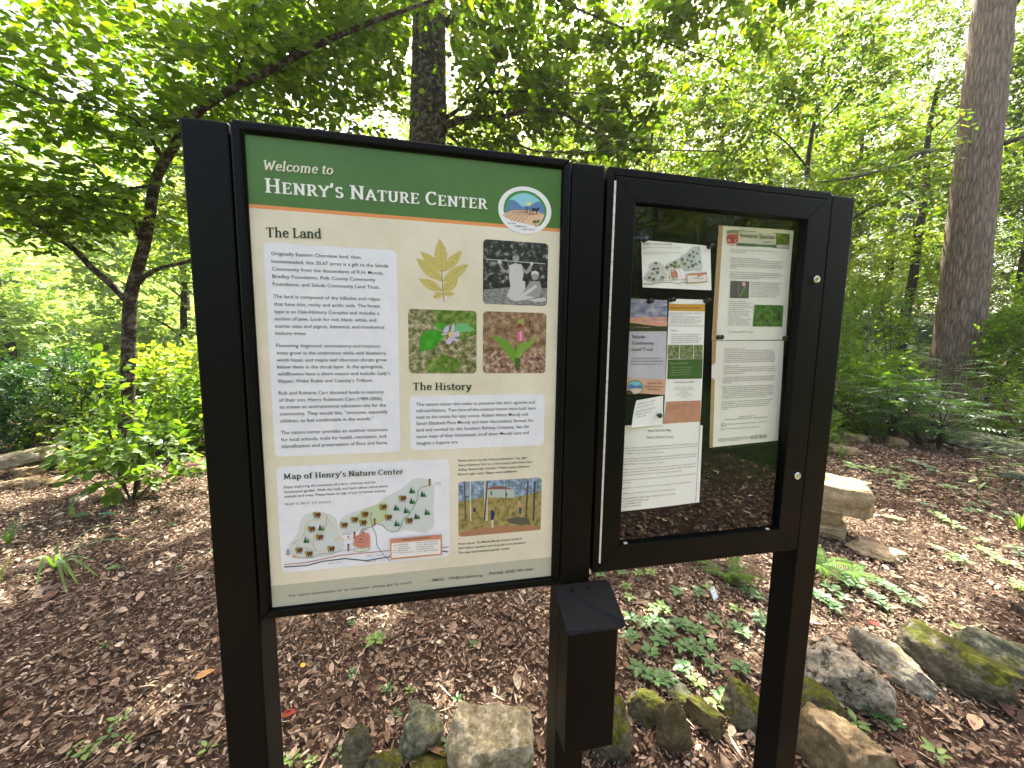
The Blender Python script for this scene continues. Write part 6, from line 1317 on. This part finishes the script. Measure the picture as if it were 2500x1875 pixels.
def frond_plant(name, base, n, meshes, hgt, spread, label, cat, stems=True, tilt=(.1, .9), sc=(.7, 1.15), az=None):
    r = empty(name, base, label, cat)
    paths = []
    for i in range(n):
        a = rng.uniform(0, 2*np.pi) if az is None else rng.uniform(*az); t = rng.uniform(.25, 1); h = hgt*t
        rad = spread*rng.uniform(.0, 1)*t; p = np.array([math.cos(a)*rad, math.sin(a)*rad, h])
        el = rng.uniform(*tilt); o = link('frond', meshes[i % len(meshes)], r); o.location = Vector(p)
        o.rotation_euler = (rng.normal()*.2, -el*.6, a+rng.normal()*.4); s = rng.uniform(*sc); o.scale = (s, s, s)
        if stems and i % 3 == 0: paths.append((smooth_path([(0, 0, -.03), (p[0]*.3, p[1]*.3, h*.6), p], 7), np.linspace(.008, .003, 7)))
    if paths: V, Fs = tube(paths, 5); link('stems', mesh_np('stems', V, Fs, MAT['twig'], smooth=True), r)
    return r
frond_plant('sumac_bush', G0(2175, 1085), 110, FR_SUM, 1.15, .75, 'sumac bush with long pinnate leaves in front of the thicket, right of the sign', 'shrub')
frond_plant('sumac_bush', G0(2290, 1100), 70, FR_SUM, .85, .5, 'lower sumac with drooping pinnate leaves beside the dark hollow of the grey trunk', 'shrub')
frond_plant('sumac_bush', Gy(2300, 4.5), 60, FR_SUM, 1.35, .6, 'tall sumac crossing the lower part of the thick grey trunk', 'shrub')
frond_plant('sumac_bush', G0(2090, 1040)+np.array([0, .3, 0]), 60, FR_SUM, 1.5, .6, 'taller sumac close to the right post', 'shrub')
frond_plant('fern', G0(1775, 1412), 20, FR_FERN, .06, .05, 'bright green fern under the cabinet, left of the right post', 'fern', stems=False, tilt=(.5, 1.2), sc=(.32, .52))
frond_plant('fern', G0(2000, 1395), 14, FR_FERN, .08, .06, 'sunlit fern right of the right post, under the stone bench', 'fern', stems=False, tilt=(.4, 1.2), sc=(.36, .56))
frond_plant('fern', G0(2075, 1405), 8, FR_FERN, .05, .05, 'low fern with arching fronds before the stepping slab', 'fern', stems=False, tilt=(.3, 1.0), sc=(.3, .45))
# strap leaved tufts and bamboo grass
def blade_paths(n, L, wd, spread, lean, r_=None):
    r_ = r_ or rng; Vs, Fs = [], []; off = 0; k = 9
    out = []
    for i in range(n):
        a = r_.uniform(0, 6.28); ln = L*r_.uniform(.5, 1); le = lean*r_.uniform(.4, 1.2); t = np.linspace(0, 1, k)
        b0 = np.array([math.cos(a), math.sin(a), 0])*spread*r_.uniform(0, 1)
        h = np.sin(t*le*1.5)/max(le*1.5, .01)*ln*.0; 
        ang = t*le*1.9; x = np.cumsum(np.sin(ang))*ln/k; z = np.cumsum(np.cos(ang))*ln/k; x -= x[0]; z -= z[0]
        P = b0+np.c_[np.cos(a)*x, np.sin(a)*x, z]; S = np.array([-math.sin(a), math.cos(a), 0]); w_ = wd*np.sin(np.pi*np.clip(t*.85+.15, 0, 1))**.7*.5; w_[-1] = .0003
        V = np.concatenate([P-S*w_[:, None], P+np.array([0, 0, -.15])*w_[:, None]*1.5, P+S*w_[:, None]]); j = np.arange(k-1)
        F_ = np.concatenate([np.stack([j, j+k, j+k+1, j+1], -1), np.stack([j+k, j+2*k, j+2*k+1, j+k+1], -1)])
        out.append((V, [F_]))
    return out
def tuft(base, n, L, wd, lean, label, cat='grass clump', name='grass_tuft', mat='blade', spread=.02):
    r = empty(name, base, label, cat)
    for V, F_ in blade_paths(n, L, wd, spread, lean): link('blade', mesh_np('blade', V, F_, MAT[mat], smooth=True), r)
    return r
def big_tuft():
    B_ = G0(*KE(330, 465)); d0 = depth(B_); r = empty('grass_tuft', B_, 'tuft of long arching green blades in the litter, lower left', 'grass clump')
    for x, y, dd, up in ((870, 285, .1, .10), (720, 205, .2, .12), (600, 560, -.1, .10), (400, 620, -.25, .12), (352, 292, .1, .02), (545, 405, 0, .06), (120, 625, -.1, .10), (228, 645, -.2, .14), (410, 545, -.1, .13), (640, 260, .15, .05), (470, 560, -.2, .10), (250, 520, -.05, .06), (500, 300, .1, .03)):
        T_ = EYE+ray(*KE(x, y))*(d0+dd); T_[2] = max(T_[2], gz(T_[0], T_[1])+.02); mid = (B_*.55+T_*.45)+np.array([0, 0, up]); P_ = smooth_path([B_, mid, T_], 10); k = 10
        tn_ = np.gradient(P_, axis=0); S_ = unit(np.cross(tn_, [0, 0, 1.])); w_ = .0085*np.sin(np.pi*np.clip(np.linspace(.12, 1, k), 0, 1))**.6; w_[-1] = .0003
        V_ = np.concatenate([P_-S_*w_[:, None], P_-np.array([0, 0, 1.])*w_[:, None]*.3, P_+S_*w_[:, None]])-B_; q = np.arange(k-1)
        link('blade', mesh_np('blade', V_, [np.concatenate([np.stack([q, q+k, q+k+1, q+1], -1), np.stack([q+k, q+2*k, q+2*k+1, q+k+1], -1)])], MAT['blade'], smooth=True), r)
big_tuft()
tuft(G0(-6, 1435), 9, .34, .02, .5, 'tuft of broad blades cut by the left edge of the picture')
tuft(G0(20, 1330), 10, .28, .014, .7, 'small tuft with pale tips near the left edge, above the cut tuft')
tuft(G0(420, 1108), 70, .95, .014, .45, 'fountain of arching grass beside the left post, behind the sapling', spread=.12)
tuft(G0(2055, 1120), 24, .3, .010, .5, 'small grass tuft beside the flat tan stone behind the bench')
tuft(G0(2490, 1300), 26, .32, .016, .6, 'grass tuft at the right edge above the sunny litter')
def cane(base, h, label, n=7, lean=(0, 0), L=.2):
    r = empty('bamboo_plant', base, label, 'plant'); e = np.array([lean[0], lean[1], h]); P = smooth_path([(0, 0, -.03), e*.5+[0, 0, .02], e], 8)
    V, Fs = tube([(P, np.linspace(.004, .002, 8))], 5); link('stem', mesh_np('stem', V, Fs, MAT['blade'], smooth=True), r)
    me = CANE
    for i in range(n):
        t = .45+.55*i/(n-1); p = e*t; a = i*2.4+rng.uniform(-.3, .3); el = rng.uniform(-.1, .35); d = (math.cos(a)*math.cos(el), math.sin(a)*math.cos(el), math.sin(el))
        place_leaf(me, r, np.array(base)+p, d, (0, 0, 1), L*rng.uniform(.8, 1.1))
CANE = single_leaf_mesh('leaf', MAT['leaf_gl'], 1., .13)
CANE2 = CANE
cane(G0(2385, 1232), .36, 'young bamboo shoot with pale lance leaves in the open litter, right side', 9, (-.05, 0), .19)
CL = ['cane of the bamboo row nearest the young shoot', 'second cane of the bamboo row from the left, leaning', 'thin cane in the middle of the bamboo row at the right edge', 'outermost low cane of the bamboo row at the right edge', 'cane of the bamboo row before the thick grey trunk base', 'back cane of the bamboo row at the right edge']
for i, (u, v) in enumerate(((2415, 1190), (2440, 1215), (2465, 1195), (2488, 1230), (2402, 1180), (2478, 1170))):
    cane(G0(u, v), rng.uniform(.5, .8), CL[i], 9, (rng.uniform(-.1, .1), rng.uniform(-.1, .1)), .15)
    C.objects[-1] if False else None
for o in list(C.objects):
    if o.name.startswith('bamboo_plant') and 'row' in o.get('label', ''): o['group'] = 'canes at the right edge'
# rosettes of ground cover
RL = [single_leaf_mesh('leaf', MAT['leaf_g'], 1., .50), single_leaf_mesh('leaf', MAT['leaf_g'], 1., .62)]
RLP = single_leaf_mesh('leaf', MAT['leaf_gl'], 1., .5)
def rosette(u, v, L=.055, n=6, pale=False, label=None, h=.035, where='in the leaf litter'):
    P = G0(u, v); d = unit(P[:2]-EYE[:2]); r = empty('groundcover_plant', P, label or (('pale green seedling ' if pale else 'small dark green ground cover rosette ')+where), 'plant', None if label else 'seedlings and rosettes scattered over the litter')
    a0 = rng.uniform(0, 6.28); me = RLP if pale else RL[rng.integers(2)]
    for i in range(n):
        a = a0+i*2.399; el = .62-.12*i if n > 4 else rng.uniform(0, .4); hh = h*(.5+.5*i/max(n-1, 1)); dd = np.array([math.cos(a)*math.cos(el), math.sin(a)*math.cos(el), math.sin(el)])
        place_leaf(me, r, P+np.array([0, 0, hh])+dd*.006, dd, (-.3*math.cos(a), -.3*math.sin(a), 1), L*rng.uniform(.75, 1.1))
    V, Fs = tube([(np.array([(0, 0, -.01), (0, 0, h*.5), (0, 0, h)]), [.002, .0018, .0012])], 5); link('stem', mesh_np('stem', V, Fs, MAT['blade']), r)
k6 = [(290, 160, 1), (375, 155, 1), (185, 150, 0), (680, 70, 0), (560, 285, 0), (690, 285, 0), (765, 262, 1), (440, 375, 1), (400, 400, 1), (470, 410, 1), (250, 460, 0), (240, 590, 0), (345, 500, 0), (390, 470, 0), (430, 560, 0), (430, 625, 0), (500, 560, 0), (475, 510, 0), (640, 530, 0), (700, 550, 0), (590, 660, 0), (690, 690, 0), (750, 640, 0), (640, 640, 0), (560, 500, 0), (610, 500, 0), (790, 470, 0), (990, 560, 0), (930, 520, 0), (370, 690, 0), (290, 800, 0), (330, 830, 0), (400, 870, 0), (480, 870, 0), (970, 800, 0), (1010, 280, 0), (1080, 310, 0), (1110, 490, 0), (1110, 450, 0), (680, 890, 1), (780, 780, 0), (600, 800, 0), (40, 165, 0), (235, 320, 1), (215, 250, 1), (940, 400, 1)]
for x, y, p in k6: rosette(*K6(x, y), where='in the patch under the glazed cabinet', L=.05 if not p else .042, n=7, pale=bool(p))
k5 = [(420, 1310, 0), (480, 1280, 0), (540, 1370, 0), (310, 1400, 0), (430, 1490, 0), (180, 1460, 0), (250, 1500, 0), (310, 1540, 0), (340, 1590, 0), (770, 1340, 0), (840, 1370, 0), (920, 1410, 0), (970, 1440, 0), (780, 1510, 0), (740, 1480, 0), (850, 1580, 0), (1080, 1530, 0), (560, 1320, 0), (960, 700, 1), (1700, 560, 0), (1650, 620, 0), (1740, 620, 0), (1820, 540, 0), (1230, 560, 0), (1300, 580, 0), (1330, 650, 1), (1400, 690, 1), (1500, 740, 1), (1570, 790, 1), (1560, 1090, 1), (1500, 1110, 1), (1620, 1130, 0), (1850, 1040, 1), (1790, 1010, 1), (1960, 1110, 1), (2060, 1150, 1), (2130, 1000, 0), (2170, 1060, 0), (2150, 1350, 1), (2180, 1400, 1), (2050, 650, 0), (1930, 690, 0), (480, 150, 1), (520, 190, 1), (560, 180, 1), (640, 200, 1), (700, 190, 1), (760, 240, 1), (830, 220, 1), (860, 250, 1), (950, 190, 1), (980, 260, 1), (960, 330, 1), (1050, 310, 1), (1090, 290, 1), (1010, 370, 1), (1000, 400, 1), (1790, 920, 1), (1280, 190, 0), (1200, 160, 0), (1100, 130, 0), (1340, 230, 0), (1430, 380, 1), (1530, 400, 1)]
for x, y, p in k5: rosette(*K5(x, y), where=('behind the stone bench' if y < 450 else 'on the litter right of the stone bench' if y < 1200 else 'in the patch right of the right post'), L=.055 if y > 500 else .075, n=6, pale=bool(p), h=.04)
for x, y, p in ((750, 1365, 1), (700, 1395, 1), (660, 1480, 0), (755, 1520, 1), (500, 1600, 1), (540, 1575, 1), (440, 1555, 1), (1250, 1560, 1), (625, 945, 0), (1070, 470, 0), (1260, 375, 0), (795, 180, 0), (1030, 210, 0)): rosette(*KE(x, y), where='in the litter left of the left post', L=.03, n=4, pale=bool(p), h=.02)
for x, y, p in ((350, 275, 0), (575, 350, 0), (585, 700, 0), (820, 800, 0), (875, 970, 0), (1225, 1170, 0), (300, 1300, 1), (505, 1240, 0), (905, 1275, 0), (1290, 870, 0), (1400, 500, 0), (965, 815, 1), (1260, 165, 0)): rosette(*KF(x, y), where='in the litter under the info panel', L=.026, n=5, pale=bool(p), h=.018)
rosette(*KF(740, 490), L=.055, n=7, pale=True, label='bright sunlit yellow green seedling in the litter under the info panel', h=.04)
rosette(*KF(175, 1290), L=.032, n=6, pale=True, label='fresh green seedling at the foot of the left post, bottom edge', h=.03)
for x, y in ((1400, 900), (1440, 950), (1530, 1010), (1350, 1040), (1340, 1010), (1760, 1170), (2120, 750), (2010, 800), (1880, 520), (640, 905), (660, 880)): rosette(*K8(x, y), where='among the border stones', L=.05, n=5, pale=(x % 3 != 0), h=.03)

# ================================================================== LITTER: chips, dead leaves, sticks
litter_m = None
def litter_mat(name, cols, rough=.85):
    m, t, out = nmat(name); b = pbsdf(t, out, rough, .25); g = t.nodes.new('ShaderNodeNewGeometry'); k = len(cols)
    col = ramp(t, g.outputs['Random Per Island'], [(i/(k-1), c) for i, c in enumerate(cols)])
    tc = t.nodes.new('ShaderNodeTexCoord'); n = N(t, 'ShaderNodeTexNoise', i_Scale=90., i_Detail=4); t.links.new(tc.outputs['Object'], n.inputs[0])
    v = ramp(t, n.outputs[0], [(.3, (.55, .55, .55)), (.7, (1.15, 1.15, 1.15))]); t.links.new(mix(t, 1., col, v, 'MULTIPLY'), b.inputs['Base Color']); return m
BRN = [tuple(q*f_ for q, f_ in zip(c_, (1.28, 1.27, 1.24))) for c_ in [(.08, .05, .032), (.17, .115, .075), (.035, .022, .014), (.25, .18, .12), (.11, .065, .04), (.38, .29, .21), (.16, .115, .08), (.05, .032, .02), (.29, .22, .15), (.08, .055, .036), (.13, .07, .045), (.20, .16, .12), (.50, .42, .32)]]
LM = litter_mat('dead_leaf', BRN); CHM = litter_mat('wood_chip', [(.28, .21, .14), (.14, .095, .06), (.4, .32, .23), (.2, .14, .09), (.09, .06, .04), (.5, .42, .32), (.17, .12, .08)])
def scatter(n, xr, yr, keepfn=None):
    x = rng.uniform(*xr, n); y = rng.uniform(*yr, n); P = np.c_[x, y, gz(x, y)]
    ok, z, u, v = inview(P+[0, 0, .02], 120); ok = ok | (z > 0) & (np.hypot(x-.33, y+.76) < 2.5)
    if keepfn is not None: ok &= keepfn(x, y, z)
    return P[ok]
def litter(name, P, L, asp, mat, label, curl=.3, lift=.006, tilt=.6):
    n = len(P); a = rng.uniform(0, 2*np.pi, n); D = np.c_[np.cos(a), np.sin(a), rng.normal(size=n)*tilt*.5]; Nn = rng.normal(size=(n, 3))*tilt+np.array([0, 0, 1.])
    ln = L*np.clip(np.exp(rng.normal(size=n)*.5)*.8, .25, 2.6); sh = np.array([(0, 0), (.22, .42), (.62, .5), (1, .05), (.7, -.46), (.25, -.36)])
    V, Fs = leaves(P+np.c_[np.zeros((n, 2)), np.abs(rng.normal(size=n))*lift+.002], D, Nn, ln, ln*asp*rng.uniform(.2, 1.35, n), curl, sh, droop=-.12)
    o = link(name, mesh_np(name, V, Fs, mat)); tag(o, label, kind='stuff'); return o
litter('leaf_litter', scatter(170000, (-5, 5.2), (-.2, 4.2)), .0185, .62, LM, 'brown dead leaves and bark shreds covering the ground', .35, .007)
litter('leaf_litter', scatter(2600, (-3, 3.5), (-.1, 3.0)), .042, .6, LM, 'larger curled dead leaves lying on the litter', .5, .012, .35)
litter('leaf_litter', scatter(70000, (5.0, 10), (-1, 5)), .03, .6, LM, 'dead leaves on the ground at the right', .35, .01)
litter('leaf_litter', np.array([(x_, y_, gz(x_, y_)) for x_, y_ in zip(rng.uniform(-1.5, 4.5, 26000), rng.uniform(-3.6, -.9, 26000))]), .032, .6, LM, 'dead leaves on the ground around the viewer', .4, .008)
litter('leaf_litter', scatter(60000, (-11, 13), (3.6, 12)), .038, .6, LM, 'dead leaves on the ground further back', .35, .01)
litter('wood_chips', scatter(90000, (-4.5, 4.8), (-.1, 3.8)), .016, .26, CHM, 'pale wood chips mixed in the litter', .5, .010, .4)
litter('wood_chips', scatter(7000, (-2.5, 3.4), (.1, 2.6)), .036, .12, CHM, 'long pale splinters mixed in the litter', .3, .012, .3)
def sticks():
    paths = []
    for P in scatter(420, (-3.5, 4.5), (0, 4)):
        a = rng.uniform(0, 6.28); L = rng.uniform(.05, .22); d = np.array([math.cos(a), math.sin(a), rng.uniform(-.1, .15)])*L; m = P+d*.5+rng.normal(size=3)*L*.08
        paths.append((smooth_path([P+[0, 0, .012], m+[0, 0, .014], P+d+[0, 0, .012]], 6), np.linspace(.0022, .0012, 6)*rng.uniform(.7, 1.6)))
    V, Fs = tube(paths, 4); o = link('fallen_twigs', mesh_np('fallen_twigs', V, Fs, litter_mat('dead_twig', [(.1, .07, .05), (.3, .24, .18), (.16, .12, .09)]))); tag(o, 'thin fallen twigs strewn over the litter', kind='stuff')
sticks()
# single leaves one notices
def one_leaf(u, v, L, col, label, wt=.6, az=None, z=.02):
    P = G0(u, v); m = noisy('fallen_leaf_colour', [tuple(c*.7 for c in col), col], 40, .7, .2); me = single_leaf_mesh('fallen_leaf', m, L, wt)
    o = link('fallen_leaf', me); o.location = Vector((P[0], P[1], P[2]+z)); o.rotation_euler = (rng.uniform(-.2, .2), rng.uniform(-.25, .05), az if az is not None else rng.uniform(0, 6.28)); tag(o, label, 'leaf'); return o
one_leaf(*KE(1165, 1150), .075, (.42, .24, .09), 'orange brown fallen leaf left of the left post', .5, .5)
one_leaf(*KF(255, 660), .028, (.6, .42, .06), 'small yellow fallen leaf right of the left post', .8)
one_leaf(*KF(100, 990), .06, (.22, .04, .02), 'dark red fallen leaf touching the left post', .6, .2)
one_leaf(*KE(640, 480), .085, (.10, .2, .06), 'pale green fallen leaf lying by the grass tuft', .6, 0)
one_leaf(*KE(440, 190), .12, (.05, .15, .06), 'glossy green leaf with a pale edge, left of the two green leaves', .45, .1, .06)
one_leaf(*KE(590, 185), .12, (.08, .2, .12), 'bluish green leaf, right of the two green leaves near the sapling', .45, .3, .07)
one_leaf(*K8(1480, 500), .06, (.2, .025, .02), 'red fallen leaf between the ground cover and the domed boulder', .5)
one_leaf(*K8(1960, 960), .09, (.42, .28, .18), 'tan fallen leaf in front of the domed boulder', .5)
one_leaf(*K8(2060, 900), .08, (.22, .1, .07), 'reddish long fallen leaf at the lower right', .3)
one_leaf(*K8(640, 560), .08, (.46, .34, .24), 'pale tan fallen leaf beside the ground cover left of the right post', .6)
# wooden stake at the right edge
P = G0(2478, 1500); st = empty('timber_stub', P, 'short dark timber end at the right edge, lit on top', 'log'); o = box('timber', -.0, .3, -.035, .035, 0, .06, MAT['bark_d'], st, bev=.006); st.rotation_euler = (0, 0, -.5)
# aluminium plant tag on a wire hoop
P = G0(*K6(812, 318)); pt = empty('plant_tag', P, 'small metal plant label on a wire hoop under the cabinet beside the fern', 'plant label'); dd = depth(P)/F
plate = box('tag_plate', -.5*24*dd, .5*24*dd, -.0005, .0005, .0, 22*dd*1.15, flat((.45, .55, .58), .3, .5), pt); plate.location = (0, 0, .012); plate.rotation_euler = (-.5, .0, .45)
for k_, (z0, z1, wq) in enumerate(((.62, .80, .8), (.36, .50, .7), (.18, .28, .75))):
    q = box('tag_lettering', -.5*24*dd*wq, .5*24*dd*wq, -.0009, -.0006, 22*dd*1.15*z0, 22*dd*1.15*z1, flat((.8, .84, .84), .4, .4), plate)
V, Fs = tube([(smooth_path([(-.01, .004, 0), (-.035, .01, .05), (-.02, .012, .075), (.005, .008, .055), (.01, .002, .03)], 14), np.full(14, .0009))], 5); link('wire_hoop', mesh_np('wire_hoop', V, Fs, MAT['chrome']), pt)
# lawn behind the viewer (mirrored in the glass)
def lawn():
    n = 26000; x = rng.uniform(-8, 9, n); y = rng.uniform(-9, -2.4, n); P = np.c_[x, y, gz(x, y)]; D = rng.normal(size=(n, 3))*.35+[0, 0, 1.]; Nn = randdir(n); L = rng.uniform(.04, .09, n)
    V, Fs = leaves(P, D, Nn, L, L*.12, .1, LANCE, .5); o = link('lawn_grass', mesh_np('lawn_grass', V, Fs, MAT['blade'])); tag(o, 'short rough lawn behind the viewer', kind='stuff')
lawn()
